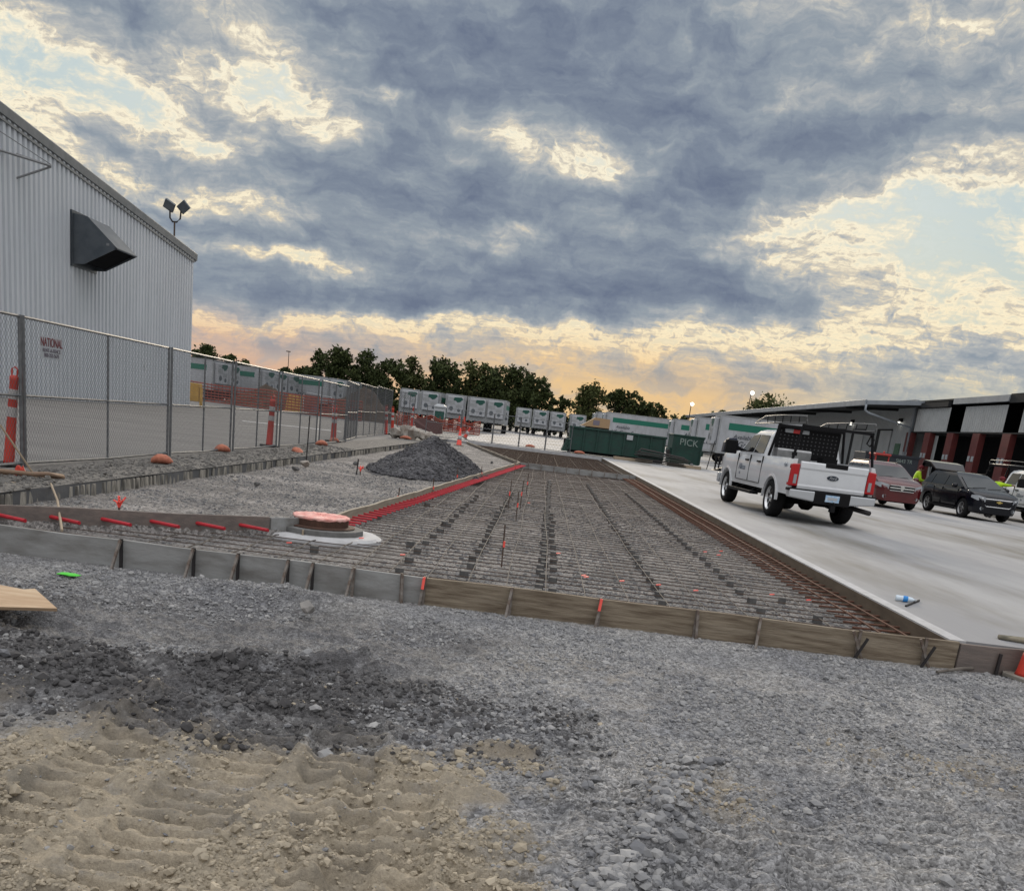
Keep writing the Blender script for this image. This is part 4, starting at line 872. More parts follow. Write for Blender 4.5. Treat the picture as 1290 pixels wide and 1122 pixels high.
# open bays nearer the camera: upper ribbed panels, dark openings, dark red columns
MB().box(2.5, 2.7, -60, -.5, 0, 7.6).build('bay_back_wall', 'blackhole', dk)  # near-black wall colour stands in for the shade inside the open bays
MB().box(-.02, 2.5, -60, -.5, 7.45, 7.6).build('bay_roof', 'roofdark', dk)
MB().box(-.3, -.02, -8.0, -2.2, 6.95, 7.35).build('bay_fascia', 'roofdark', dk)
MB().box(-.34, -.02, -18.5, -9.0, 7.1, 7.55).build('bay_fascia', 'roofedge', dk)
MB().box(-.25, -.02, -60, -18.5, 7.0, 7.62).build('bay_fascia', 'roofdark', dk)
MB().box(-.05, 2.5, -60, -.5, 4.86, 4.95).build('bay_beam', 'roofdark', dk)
for y1, y0 in ((-.8, -8.1), (-10.6, -18.0), (-20.3, -27.5), (-30, -37.2), (-39.6, -47)):
    prof = []; y = y0
    while y < y1-.2:
        for dy, dx in ((0, 0), (.06, -.05), (.17, -.05), (.23, 0)): prof.append((y+dy, dx))
        y += .38
    vs = []
    for yy, dx in prof: vs += [(dx, yy, 4.97), (dx, yy, 6.9)]
    MB().add(vs, [(2*k, 2*k+1, 2*k+3, 2*k+2) for k in range(len(prof)-1)]).build('bay_panel', 'dockpanel', dk)
for yc in (-.3, -4.6, -9.3, -14.1, -19.0, -23.9, -28.8, -33.7, -38.6):
    c_ = MB().box(-.12, .35, yc-.62, yc+.62, 0, 4.86).build('column', 'column', dk)
    MB().box(-.16, -.12, yc-.5, yc-.12, 2.75, 3.15).build('marker_plate', 'lampclear', c_); MB().box(-.16, -.12, yc+.14, yc+.52, 2.75, 3.15).build('marker_plate', 'lampclear', c_)

# ---------------------------------------------------------------- semi trailers
def make_trailer():
    t = thing('semi_trailer', '', 'trailer', (0, 0, 0))
    Lt = 8.6
    b = MB().box(-1.28, 1.28, .02, Lt, 1.15, 4.05).build('body', 'trailerwhite', t, bevel=.03)
    w = MB()
    for s in (-1, 1): w.box(s*1.28-.02, s*1.28+.02, 0, Lt, 1.05, 1.25).box(s*1.28-.02, s*1.28+.02, 0, Lt, 3.98, 4.09)
    for s in (-1, 1): w.box(s*1.22-.08, s*1.22+.08, -.02, .1, 1.1, 4.08)
    w.box(-1.3, 1.3, -.02, .08, 3.95, 4.08); w.build('rails', 'trailergrey', t)
    for s in (-1, 1):
        w = MB()
        for k in range(6): w.box(s*1.283-.004, s*1.283+.004, 1.2+k*1.2, 1.225+k*1.2, 1.26, 3.97)
        w.box(s*1.283-.004, s*1.283+.004, 1.19, 7.23, 1.255, 1.265).build('side_seams', 'trailergrey', t)
    MB().box(-1.295, -1.285, .75, Lt-.3, 2.98, 3.52).build('stripe', 'green', t); MB().box(1.285, 1.295, .75, Lt-.3, 2.98, 3.52).build('stripe', 'green', t)
    ru = MB().box(-1.0, 1.0, -.42, 0, 1.75, 3.85).build('cooling_unit', 'trailerwhite', t, bevel=.08)
    MB().prism([(-.2, 3.72), (.75, 3.78), (.92, 3.55), (.55, 3.2), (.25, 3.12), (.02, 3.3), (-.28, 3.36)], -.435, -.42, lambda u, v, w_: (u, w_, v)).build('green_emblem', 'darkgreen', ru)
    MB().box(-.85, .85, -.435, -.42, 2.86, 2.9).box(-.01, .01, -.435, -.42, 1.8, 2.86).box(-.8, -.25, -.44, -.42, 3.45, 3.62).build('unit_seams', 'trailergrey', ru)
    MB().lathe([(.01, -.44), (.26, -.44), (.26, -.42)], 16, (-.5, 0, 2.35), 'y').build('unit_fan', 'hood', ru); MB().lathe([(.01, -.44), (.2, -.44), (.2, -.42)], 14, (.48, 0, 2.2), 'y').build('unit_fan', 'hood', ru)
    MB().box(-.95, -.1, -.432, -.42, 2.92, 3.3).box(.1, .8, -.436, -.42, 2.5, 2.8).build('unit_panel', 'trailergrey', ru)
    MB().box(-1.15, 1.15, -.06, -.02, 1.2, 1.7).build('front_bolster', 'trailergrey', t)
    MB().box(-.5, .5, .3, Lt-.2, .95, 1.15).build('under_frame', 'blackmetal', t)
    for s in (-.9, .9): MB().box(s-.07, s+.07, 2.6, 2.75, .08, 1.1).box(s-.16, s+.16, 2.5, 2.85, .0, .08).bar((s, 2.7, .5), (s, 3.5, 1.05), .06).build('landing_leg', 'blackmetal', t)
    for yy in (Lt-3.0, Lt-1.7):
        for s in (-1, 1):
            wh = MB().lathe([(.28, -.28), (.5, -.27), (.52, 0), (.5, .27), (.28, .28)], 20, (0, 0, 0), 'y').build('wheel', 'rubber', t, smooth=True); wh.rotation_euler = (0, 0, R(90)); wh.location = (s*.97, yy, .52)
            MB().lathe([(.02, -.2), (.27, -.26), (.27, .26), (.02, .2)], 16, (0, 0, 0), 'y').build('rim', 'alu', wh)
    for s in (-1, 1):
        xd = (0, s, 0); o_ = lambda y, z: (s*1.30, y, z)
        yy = 4.05 if s > 0 else 4.05
        text('Available', .46, 'lettering', 'ink', t, frame_mtx(o_(2.05 if s > 0 else 6.4, 2.5), xd, (0, 0, 1)), .25, .006)
        text('Lift Gate Service', .62, 'lettering', 'ink', t, frame_mtx(o_(2.75 if s > 0 else 5.6, 1.93), xd, (0, 0, 1)), .25, .006, sx=1.0)
    return t
TR = make_trailer(); first = [True]
def trailer(loc, rz, label, group):
    o = TR if first[0] else copy_tree(TR); first[0] = False
    return place(o, loc, rz, label, 'trailer', group)
gd = 'trailers backed to the dock'; gl = 'trailers in the packed line'; gc = 'trailer noses facing the camera'; gr_ = 'smaller trailer noses far back'
trailer((14.1, 81.0, 0), R(-90), 'white trailer with green stripe and lift gate lettering just beyond the pickup hood', gd)
trailer((14.3, 93.5, 0), R(-90), 'white trailer with green stripe second behind the PICK bin', gd)
trailer((14.6, 112, 0), R(-90), 'mostly hidden white trailer right behind the PICK bin', gd)
trailer((7.3, 118, 0), R(-90), 'long white trailer with green stripe above the roll-off dumpster', gd)
trailer((6.4, 123.5, 0), R(-88), 'white trailer nose peeking out left of the long trailer above the dumpster', gd)
trailer((-34.3, 103, 0), R(78), 'white trailer side with green stripe just right of the big steel building', gl)
trailer((-34.6, 108, 0), R(78), 'trailer behind the leftmost white trailer in the packed line', gl)
trailer((-31.9, 112, 0), R(72), 'trailer with a green striped side showing beyond the orange net', gl)
for k in range(7): trailer((-31.6+.72*k*1.16, 116+k*2.9, 0), R(62), 'narrow trailer nose in the tightly packed line behind the fence', gl)
trailer((-25.3, 118, 0), R(60), 'trailer with a green striped side above the maroon panel', gl)
trailer((-23.9, 122, 0), R(60), 'trailer with a part hidden striped side left of the tall dirt mound', gl)
for px, Y, lb in ((515, 124, 'white trailer nose left of the brightest nose'), (541, 124, 'brightest white trailer nose left of the porta potty'), (573, 124, 'grey trailer nose behind the porta potty'), (601, 124, 'broad trailer nose right of the porta potty'), (624, 124, 'trailer nose at the right end of the broad front row')):
    q = atY(px, 520, Y); trailer((q.x, Y, 0), R(rnd.uniform(-2, 3)), lb, gc)
for px, lb in ((659, 'leftmost of the smaller trailer noses right of the front row'), (680.5, 'middle one of the smaller trailer noses'), (702.5, 'small trailer nose just left of the roll-off dumpster'), (728, 'trailer nose half hidden above the roll-off dumpster end')):
    q = atY(px, 530, 160); trailer((q.x, 160, 0), R(rnd.uniform(-2, 2)), lb, gr_)

# ---------------------------------------------------------------- bins, boards, potty, blocks
ro = thing('roll_off_dumpster', 'long dark green roll-off dumpster with vertical ribs', 'dumpster', (1.75, 64, 0))
L_ = 6.3
mb = MB().add([], [])
for a in ((0, L_, 0, .06), (0, L_, 2.34, 2.4), (0, .06, .06, 2.34), (L_-.06, L_, .06, 2.34)): mb.box(a[0], a[1], a[2], a[3], .24, 1.68)
mb.box(.06, L_-.06, .06, 2.34, .24, .32); mb.build('body', 'binsgreen', ro)
for k in range(8): MB().box(.02+k*(L_-.14)/7, .12+k*(L_-.14)/7, -.09, 0, .24, 1.62).build('rib', 'binsgreen', ro, bevel=.01)
MB().box(-.05, L_+.05, -.12, .08, 1.62, 1.74).box(-.05, L_+.05, 2.32, 2.52, 1.62, 1.74).box(-.05, .08, .08, 2.32, 1.62, 1.74).box(L_-.08, L_+.05, .08, 2.32, 1.62, 1.74).build('top_rail', 'binsgreen', ro, bevel=.02)
MB().box(0, L_, .3, .5, .06, .24).box(0, L_, 1.9, 2.1, .06, .24).box(-.3, 0, .6, 1.8, .2, .9).build('skid', 'blackmetal', ro)
MB().prism([(-.42, .1), (0, .1), (0, 1.0), (-.12, 1.0)], .1, 2.3, lambda u, v, w: (u, w, v)).build('hook_plate', 'binsgreen', ro)
MB().box(3.72, 4.12, -.115, -.09, 1.28, 1.58).build('label_plate', 'signwhite', ro)
for xx in (.6, 5.4): MB().lathe([(.02, -.06), (.13, -.06), (.13, .06), (.02, .06)], 12, (xx, .1, .13), 'y').build('roller', 'blackmetal', ro)
pk = thing('front_load_bin', 'dark green steel bin with PICK chalked on its side', 'dumpster', (8.95, 67.6, 0), R(4))
mb = MB(); rings = []
mb.loft([[(.0, .0, .12), (2.05, 0, .12), (2.05, 1.6, .12), (0, 1.6, .12)], [(.0, -.02, .9), (2.1, -.02, .9), (2.1, 1.6, .9), (0, 1.6, .9)], [(.0, -.08, 1.95), (2.15, -.08, 1.95), (2.15, 1.65, 1.95), (0, 1.65, 1.95)]])
mb.build('body', 'binsgreen', pk, bevel=.02)
MB().box(-.06, 2.21, -.14, 1.7, 1.95, 2.04).build('lid', 'binsgreen', pk, bevel=.02)
MB().box(-.14, .0, .1, 1.3, .75, 1.1).box(2.12, 2.26, .1, 1.3, .75, 1.1).build('fork_pocket', 'binsgreen', pk)
MB().box(.02, .14, -.1, -.02, .15, 1.9).box(2.0, 2.1, -.1, -.03, .15, 1.9).build('corner_post', 'binsgreen', pk)
MB().box(-.28, -.1, .0, .35, .5, .95).build('latch_box', 'pindark', pk)
MB().lathe([(.02, -.08), (.12, -.08), (.12, .08), (.02, .08)], 12, (1.55, .0, .12), 'y').build('caster', 'alu', pk)
text('PICK', .62, 'lettering', 'chalk', pk, frame_mtx((1.12, -.095, 1.55), (1, 0, -.04), (0, .09, 1)), .0, .004)
b = thing('board_pile', 'stack of dark warped boards in front of the roll-off dumpster', 'board pile', (6.2, 62.6, .12))
rg = random.Random(4)
for k in range(9): MB().bar((rg.uniform(-.25, .1), -.5+rg.uniform(-.3, .9), .07*k), (3.1+rg.uniform(-.3, .35), -.4+rg.uniform(-.6, .7), .05*k+rg.uniform(-.05, .06)), .28, .05).build('plank', 'darkplank', b)
MB().tube([(.0, -.3, .5), (.15, -.3, .72), (1.2, -.2, .62), (3.0, -.1, .45)], .06, 6).build('plank', 'darkplank', b)
tag(MB().bar((4.7, 62.3, .1), (7.2, 62.8, .1), .3, .18).build('timber', 'stick'), 'pale timber under the left end of the dark board stack', 'timber')
tag(MB().bar((8.1, 62.2, .1), (10.2, 61.7, .1), .34, .2).build('timber', 'stick'), 'pale timber between the board stack and the PICK bin', 'timber')
pt = thing('porta_potty', 'dark green portable toilet with a pale roof before the trailer noses', 'portable toilet', (-11.0, 103, 0))
MB().box(-.6, .6, 0, 1.15, .2, 2.1).build('cabin', 'darkgreen', pt, bevel=.03); MB().loft([[(-.66, -.06, 2.1), (.66, -.06, 2.1), (.66, 1.2, 2.1), (-.66, 1.2, 2.1)], [(-.6, 0, 2.3), (.6, 0, 2.3), (.6, 1.1, 2.3), (-.6, 1.1, 2.3)], [(-.3, .2, 2.48), (.3, .2, 2.48), (.3, .9, 2.48), (-.3, .9, 2.48)]]).build('roof', 'signwhite', pt)
MB().box(-.62, -.5, -.03, 0, .2, 2.1).box(.5, .62, -.03, 0, .2, 2.1).box(-.5, .5, -.03, 0, 1.75, 2.05).build('door_frame', 'signwhite', pt); MB().box(-.6, .6, .0, 1.15, 0, .2).build('base', 'black', pt)
for k, (x0, lb) in enumerate((((358.5), 'slanted yellow barrier block left of its twin'), ((371.5), 'upright yellow barrier block beside the maroon panel'))):
    q = atY(x0, 510, 92); o = MB().prism([(0, 0), (.98, 0), (.95, 1.55), (.12 if k else .25, 1.55)], 0, .8, lambda u, v, w: (u, w, v)).build('barrier_block', 'yellow', bevel=.05); o.location = (q.x, 92, 0); tag(o, lb, 'barrier block')
q = atY(238, 500, 64); o = thing('yellow_bin', 'yellow barrier bin showing past the corner of the big steel building', 'barrier block', (q.x, 64, 0)); MB().box(-.2, .62, 0, .7, .35, 1.5).build('body', 'yellow', o, bevel=.04); MB().box(.66, .8, .1, .3, 0, 1.25).build('post', 'yellow', o)
q = atY(382, 510, 90); o = thing('panel_frame', 'white tube frame with a maroon sheet beyond the fence', 'frame', (q.x, 90, 0))
MB().tube([(0, 0, 0), (0, 0, 1.75), (.25, 0, 1.9), (2.5, 0, 1.75), (2.7, 0, 1.6), (2.75, 0, .1)], .05, 8).build('tube_frame', 'signwhite', o); MB().box(.06, 1.5, -.02, .02, .05, 1.75).build('sheet', 'maroon', o); MB().box(.8, 1.3, -.06, -.03, .35, .9).build('notice', 'signgrey', o); MB().box(1.6, 2.4, -.02, .02, .1, .9).build('lower_sheet', 'maroon', o)
q = atY(752, 540, 108); o = thing('plywood_crate', 'tan plywood crate between the dumpster and the long trailer', 'crate', (q.x, 106, 0)); MB().prism([(-1.9, 2.1), (1.2, 2.1), (1.2, 3.05), (-.4, 3.1), (-1.0, 2.7)], 0, 2, lambda u, v, w: (u, w, v)).build('crate_body', 'tanbox', o); MB().box(-1.2, 1.2, .2, 1.8, 0, 2.1).build('stand', 'blackmetal', o); MB().box(-.6, .1, -.02, 0, 2.3, 2.8).build('crate_label', 'signgrey', o)
# the dark things by the nearest dock trailer
q = atY(920, 565, 66); o = thing('wrapped_machine', 'navy covered machine on dark legs beyond the pickup hood', 'machine', (q.x-.1, 66, 0))
MB().loft([[(-.35, 0, 1.25), (.75, 0, 1.2), (.75, .8, 1.2), (-.35, .8, 1.25)], [(-.3, 0, 1.9), (.6, 0, 1.9), (.6, .8, 1.9), (-.3, .8, 1.9)], [(-.05, .1, 2.2), (.45, .1, 2.25), (.45, .7, 2.25), (-.05, .7, 2.2)]]).build('cover', 'bluebody', o, bevel=.05)
MB().box(-.9, 1.0, 0, .8, 1.0, 1.14).box(-.75, -.65, 0, .1, 0, 1.0).box(-.5, -.42, 0, .1, 0, 1.0).box(.7, .8, 0, .1, 0, 1.0).bar((-1.25, 0, 0), (-1.0, 0, 1.9), .05).build('stand', 'blackmetal', o)
MB().prism([(-.9, 0), (-.1, 0), (.1, .35)], -.5, .5, lambda u, v, w: (u, w, v)).build('ramp', 'blackmetal', o)
dc = thing('dark_container', 'dark blue steel container lettered SJ643 TR behind the red car', 'container', (18.95, 58, 0))
MB().box(.1, 3.25, 0, 2.2, .25, 2.28).build('body', 'navy', dc, bevel=.03); MB().box(.05, 3.3, -.05, .08, 2.2, 2.32).build('top_rail', 'navy', dc)
MB().box(.1, 3.25, .3, .5, 0, .25).box(.1, 3.25, 1.7, 1.9, 0, .25).build('skid', 'blackmetal', dc)
text('SJ643 TR', .29, 'lettering', 'chalk', dc, frame_mtx((2.38, -.012, 1.98), (1, 0, 0), (0, 0, 1)), 0, .004, sx=.9)
# ---------------------------------------------------------------- lamp poles
def pole(loc, h, label, lit=True, lean=0):
    o = thing('lamp_pole', label, 'lamp pole', loc); o.rotation_euler = (0, lean, 0)
    MB().tube([(0, 0, 0), (0, 0, h)], [.11, .06], 8).build('pole', 'pindark', o)
    if lit:
        MB().tube([(0, 0, h), (0.1, -.2, h+.15)], .05, 6).build('arm', 'pindark', o); MB().ball((.1, -.3, h+.2), .26, 8, (1, 1, .9)).build('lamp', 'lamplit', o, smooth=True)
    else: MB().box(-.5, .3, -.2, .2, h-.05, h+.12).build('lamp', 'pindark', o)
q = atY(946.5, 494, 140); pole((q.x, 140, 0), q.z-.3, 'taller lit lamp pole standing over the dock roof')
q = atY(871, 508, 150); pole((q.x, 150, 0), q.z-.3, 'shorter lit lamp pole left of the dock roof end')
q = atY(364, 443, 200); pole((q.x, 200, 0), q.z, 'unlit lamp pole left of the trees', False)

# ---------------------------------------------------------------- trees
def tree(px, py, wpx, label, kind='leafdark', Y=190, lobes=9, n=3600, seed=1, leaf=.42, low=.12, gaps=1.0, grp=None, hs=1.0):
    top = atY(px, py, Y); H = top.z*hs; rx = wpx/2*Y/1193; g = np.random.default_rng(seed)
    o = thing('tree', label, 'tree', (top.x, Y, 0), 0, grp)
    w = MB(); w.tube([(0, 0, -.1), (.1, 0, H*.28), (-.1, .05, H*.55), (.1, 0, H*.85)], [.32*H/12, .24*H/12, .14*H/12, .04], 7)
    cs = []; cz = H*(.5+low*.4); hz = H*.46
    for k in range(lobes+3):
        d = g.normal(0, 1, 3); d /= np.linalg.norm(d); q = g.uniform(.35, .74); c = np.array([d[0]*rx*q, d[1]*rx*q*.8, cz+d[2]*hz*q])
        if gaps < 1.2 and k % 3 == 0: c[2] = H*g.uniform(.16, .35); c[0] *= 1.25
        cs.append((c, max(.9, min(rx*.55, H*.30)*g.uniform(.65, 1.05))))
        w.tube([(0, 0, H*.15), (c[0]*.4, c[1]*.4, H*.2+(c[2]-H*.2)*.6), tuple(c)], [.12*H/12, .07*H/12, .02], 5)
    cs.append((np.array([g.uniform(-.15, .15)*rx, 0, H*.84]), min(rx*.5, H*.17)))
    w.build('trunk', 'bark', o)
    P = []; T = []
    per = int(n)//len(cs)
    for c, r_ in cs:
        tw = g.normal(0, 1, (max(5, per//28), 3)); tw /= np.linalg.norm(tw, axis=1)[:, None]; tw *= r_*(.35+.65*g.random((len(tw), 1))**.6)
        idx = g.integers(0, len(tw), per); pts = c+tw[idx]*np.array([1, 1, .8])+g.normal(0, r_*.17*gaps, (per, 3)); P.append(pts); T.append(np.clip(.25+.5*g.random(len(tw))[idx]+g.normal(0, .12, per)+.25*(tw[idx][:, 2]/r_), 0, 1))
    P = np.concatenate(P); T = np.concatenate(T); P = P[(P[:, 2] > .2) & (P[:, 2] < H*1.01)]; T = T[:len(P)]; N = len(P)
    a = g.normal(0, 1, (N, 3)); a /= np.linalg.norm(a, axis=1)[:, None]; b = np.cross(a, g.normal(0, 1, (N, 3))); b /= np.linalg.norm(b, axis=1)[:, None]
    s_ = leaf*g.uniform(.5, 1.2, (N, 1)); V = np.stack([P-a*s_*.6, P+b*s_*.35, P+a*s_*.6, P-b*s_*.35], 1).reshape(-1, 3)
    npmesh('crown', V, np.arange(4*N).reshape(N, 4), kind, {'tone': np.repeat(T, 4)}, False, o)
    return o
TREES = [(262, 434, 44, 'rounded dark tree just right of the big steel building', 'leafdark', 6), (292, 445, 34, 'lower dark tree right of the rounded one', 'leafdark', 5), (311, 453, 26, 'small dark tree at the right end of the left clump', 'leafdark', 4),
 (362, 463, 34, 'low dark bush tree under the unlit lamp pole', 'leafdark', 6), (384, 461, 34, 'low broad dark tree left of the twin crowned tree', 'leafdark', 6), (405, 440, 40, 'loose twin crowned tree with sky gap below', 'leafdark', 9), (434, 433, 42, 'tallest dark tree of the left group', 'leafdark', 12), (466, 441, 50, 'broad dark tree beside the tallest one', 'leafdark', 14), (491, 451, 44, 'dark tree above the fence corner', 'leafdark', 11),
 (521, 446, 34, 'thin leafed tree with sky showing through', 'leafpale', 8), (556, 447, 48, 'dense dark tree above the porta potty', 'leafdark', 13), (576, 444, 9, 'slender sapling rising above the dense dark tree', 'leafpale', 4), (598, 453, 46, 'tree with an olive tinge above the broad trailer nose', 'leafpale', 12), (625, 458, 46, 'dark tree right of the olive tinged one', 'leafdark', 12), (652, 457, 52, 'broad dark tree with olive top', 'leafdark', 15), (680, 468, 42, 'dark tree with a ragged right edge before the low gap', 'leafdark', 11),
 (712, 499, 44, 'low dark tree in the gap above the smaller noses', 'leafdark', 9), (750, 476, 44, 'pale loose willowy tree above the plywood crate', 'leafpale', 10), (790, 486, 48, 'dark tree above the long striped trailer', 'leafdark', 12), (806, 499, 36, 'dark tree filling behind the long striped trailer', 'leafdark', 9), (829, 508, 40, 'lowest dark tree at the right end of the row', 'leafdark', 9),
 (862, 522, 20, 'small shrub tree by the shorter lit pole', 'leafpale', 5), (906, 514, 22, 'sparse small tree above the dock roof end', 'leafpale', 4), (972, 497, 54, 'loose olive tree behind the dock roof', 'leafpale', 11), (930, 518, 16, 'tiny tree top over the dock roof edge', 'leafpale', 4)]
for k, (px, py, w_, lb, kd, lo) in enumerate(TREES):
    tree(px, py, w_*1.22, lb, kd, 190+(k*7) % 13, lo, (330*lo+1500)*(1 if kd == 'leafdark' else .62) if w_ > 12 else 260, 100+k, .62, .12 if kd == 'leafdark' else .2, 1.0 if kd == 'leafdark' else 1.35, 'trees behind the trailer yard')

# ---------------------------------------------------------------- vehicles
def wheel(parent, x, y, r, w, nm='wheel', spokes=8, rimmat='chrome'):
    o = thing(nm, None, None, (x, y, r)); o.parent = parent; s = 1 if y > 0 else -1
    MB().torus([(r*.64, -w/2), (r*.9, -w/2), (r*.985, -w*.38), (r, -w*.2), (r, w*.2), (r*.985, w*.38), (r*.9, w/2), (r*.64, w/2), (r*.64, 0)], 36).build('tyre', 'rubber', o, smooth=True)
    rim = MB().lathe([(.02, s*w*.30), (r*.16, s*w*.36), (r*.20, s*w*.30), (r*.56, s*w*.25), (r*.63, s*w*.47), (r*.66, s*w*.49), (r*.66, s*w*.3)], 28, (0, 0, 0), 'y').build('rim', rimmat, o, smooth=False)
    m_ = MB()
    for k in range(spokes):
        a = 2*math.pi*(k+.5)/spokes; m_.prism([(.24*r, -.05*r), (.54*r, -.10*r), (.54*r, .10*r), (.24*r, .05*r)], s*w*.28, s*w*.325, lambda u, v, q: (u*math.cos(a)-v*math.sin(a), q, u*math.sin(a)+v*math.cos(a)))
    m_.build('rim_opening', 'black', o)
    return o
def side_pts(zb, zt, hw, n=7): return [(hw(zb+(zt-zb)*i/(n-1)), zb+(zt-zb)*i/(n-1)) for i in range(n)]
def shell(xs, zb, zt, hw, crown=.02, n=7, scale_y=None):
    rings = []
    for x in xs:
        sp = side_pts(zb(x), max(zt(x), zb(x)+.05), hw, n); k = scale_y(x) if scale_y else 1; yt, z_ = sp[-1]
        top = [(yt*.93*k, z_+crown*.5), (yt*.5*k, z_+crown), (0, z_+crown*1.15), (-yt*.5*k, z_+crown), (-yt*.93*k, z_+crown*.5)]
        rings.append([(x, y*k, z) for y, z in sp]+[(x, y, z) for y, z in top]+[(x, -y*k, z) for y, z in sp[::-1]])
    return rings
def arches(base, centres, Rr, r):
    def f(x):
        z = base
        for c in centres:
            if abs(x-c) < Rr: z = max(z, r+math.sqrt(max(0, Rr*Rr-(x-c)**2)))
        return z
    return f
def xs_with(a, b, centres, Rr, extra=(), step=.16):
    s_ = set(np.round(np.arange(a, b, step), 3))
    for c in centres:
        for k in range(15):
            x = c+Rr*math.cos(math.pi*k/14)*.9995
            if a < x < b: s_.add(round(x, 4))
        for q in (-Rr-.001, Rr+.001):
            if a < c+q < b: s_.add(round(c+q, 4))
    for e in extra: s_.add(e)
    s_.add(a); s_.add(b); return sorted(s_)
def lerp_tab(tab):
    def f(x):
        if x <= tab[0][0]: return tab[0][1]
        for (a, za), (b, zb_) in zip(tab, tab[1:]):
            if x <= b: return za+(zb_-za)*(x-a)/(b-a)
        return tab[-1][1]
    return f
def cabin(rz):   # loft of chamfered rectangles: (z, xrear, xfront, halfwidth, chamfer)
    rings = []
    for z, xr, xf, w, c in rz: rings.append([(xr, -w+c, z), (xr+c*.4, -w, z), (xf-c, -w, z), (xf, -w+c*1.2, z), (xf, w-c*1.2, z), (xf-c, w, z), (xr+c*.4, w, z), (xr, w-c, z)])
    return rings
def make_pickup():
    t = thing('pickup_truck', '', 'pickup truck'); rw = .425; Ra = .52; FA = 4.06
    hw = lambda z: 1.0-.035*((z-.95)/.4)**2-(.02 if z > 1.3 else 0)
    front = xs_with(.93, 4.98, [FA], Ra, (3.3, 4.9))
    zt = lerp_tab([(.93, 1.36), (3.3, 1.37), (3.5, 1.41), (4.6, 1.36), (4.9, 1.28), (4.98, 1.2)])
    sy = lerp_tab([(.93, 1), (4.5, 1), (4.85, .97), (4.98, .90)])
    MB().loft(shell(front, arches(.60, [FA], Ra, rw), zt, hw, .03, 8, sy)).build('body', 'white', t, smooth=2)
    cb = [(1.355, .93, 3.42, .955, .05), (1.44, .945, 3.30, .94, .06), (1.86, 1.0, 2.66, .82, .09), (1.97, 1.08, 2.45, .765, .12), (2.02, 1.25, 2.25, .66, .14)]
    MB().loft(cabin(cb)).build('cab', 'white', t, smooth=2)
    yw = lambda z: .94-.12*(z-1.44)/.42+.008
    for s in (1, -1):
        for poly in ([(2.04, 1.43), (3.08, 1.43), (2.66, 1.80), (2.52, 1.86), (2.04, 1.88)], [(1.12, 1.43), (1.95, 1.43), (1.95, 1.88), (1.22, 1.87)]):
            MB().prism(poly, 0, .012, lambda u, v, w: (u, s*(yw(v)-.006+w), v)).build('side_window', 'glass', t)
        m_ = MB()
        for x in (.96, 2.0, 3.12): m_.box(x-.008, x+.008, s*.99-.016, s*.99+.016, .72, 1.36)
        m_.box(.96, 3.12, s*.995-.012, s*.995+.012, .70, .712); m_.build('door_seam', 'black', t)
        for x in (1.22, 2.26): MB().box(x-.12, x+.12, s*1.0-.03, s*1.0+.03, 1.20, 1.245).build('door_handle', 'black', t, bevel=.01)
        mi = MB().box(3.0, 3.16, s*1.26-.16, s*1.26+.16, 1.33, 1.68).build('mirror', 'black', t, bevel=.03); MB().bar((3.06, s*.95, 1.45), (3.06, s*1.15, 1.5), .08).build('mirror_arm', 'black', mi)
        MB().box(1.15, 3.25, s*1.02-.12, s*1.02+.10, .42, .49).bar((1.5, s*.8, .6), (1.5, s*1.0, .46), .05).bar((3.0, s*.8, .6), (3.0, s*1.0, .46), .05).build('running_board', 'black', t, bevel=.01)
        # flare lips
        for cx in (0, FA):
            m_ = MB(); rg_ = []
            for k in range(19):
                a = math.pi*(k/18); ca, sa = math.cos(a), math.sin(a)
                rg_.append([(cx+(Ra-.01)*ca, s*.955, rw+(Ra-.01)*sa), (cx+(Ra-.01)*ca, s*1.012, rw+(Ra-.01)*sa), (cx+(Ra+.05)*ca, s*1.006, rw+(Ra+.05)*sa), (cx+(Ra+.05)*ca, s*.955, rw+(Ra+.05)*sa)])
            m_.loft(rg_).build('wheel_flare', 'white', t)
        # bed side
        bx = xs_with(-1.22, .91, [0], Ra); za = arches(.60, [0], Ra, rw); rings = []
        for x in bx:
            zb = za(x); sp = side_pts(zb, 1.385, hw, 8); rings.append([(x, s*y, z) for y, z in sp]+[(x, s*.86, 1.40), (x, s*.86, max(.86, zb))])
        MB().loft(rings).build('bed_side', 'white', t, smooth=2)
        tl = MB().prism([(.79, .80), (1.0, .80), (.985, 1.28), (.80, 1.30)], -1.275, -1.12, lambda u, v, w: (w, s*u, v)).build('taillight', 'taillight', t, bevel=.02)
        MB().box(-1.285, -1.27, s*.87-.035, s*.87+.035, .86, 1.06).build('reverse_lamp', 'lampclear', tl)
        text('4x4', .14, 'lettering', 'greylogo', t, frame_mtx((-.85, s*1.0, 1.24), (-s, 0, 0), (0, 0, 1)), .2, .003)
        MB().prism([(4.45, 1.0), (4.94, .98), (4.93, 1.22), (4.5, 1.26)], .74, .955, lambda u, v, w: (u, s*w, v)).build('headlight', 'lampclear', t, bevel=.02)
    # lettering on the doors
    for s in (1, -1):
        text('Allison', .22, 'lettering', 'greylogo', t, frame_mtx((2.62, s*1.004, 1.03), (-s, 0, 0), (0, 0, 1)), 0, .003)
        MB().box(2.74, 2.84, s*1.0-.012, s*1.0+.004, .84, .90).build('small_mark', 'greylogo', t)
    MB().box(-1.2, .9, -.86, .86, .80, .86).build('bed_floor', 'black', t); MB().box(.86, .91, -.86, .86, .86, 1.40).build('bed_front', 'white', t)
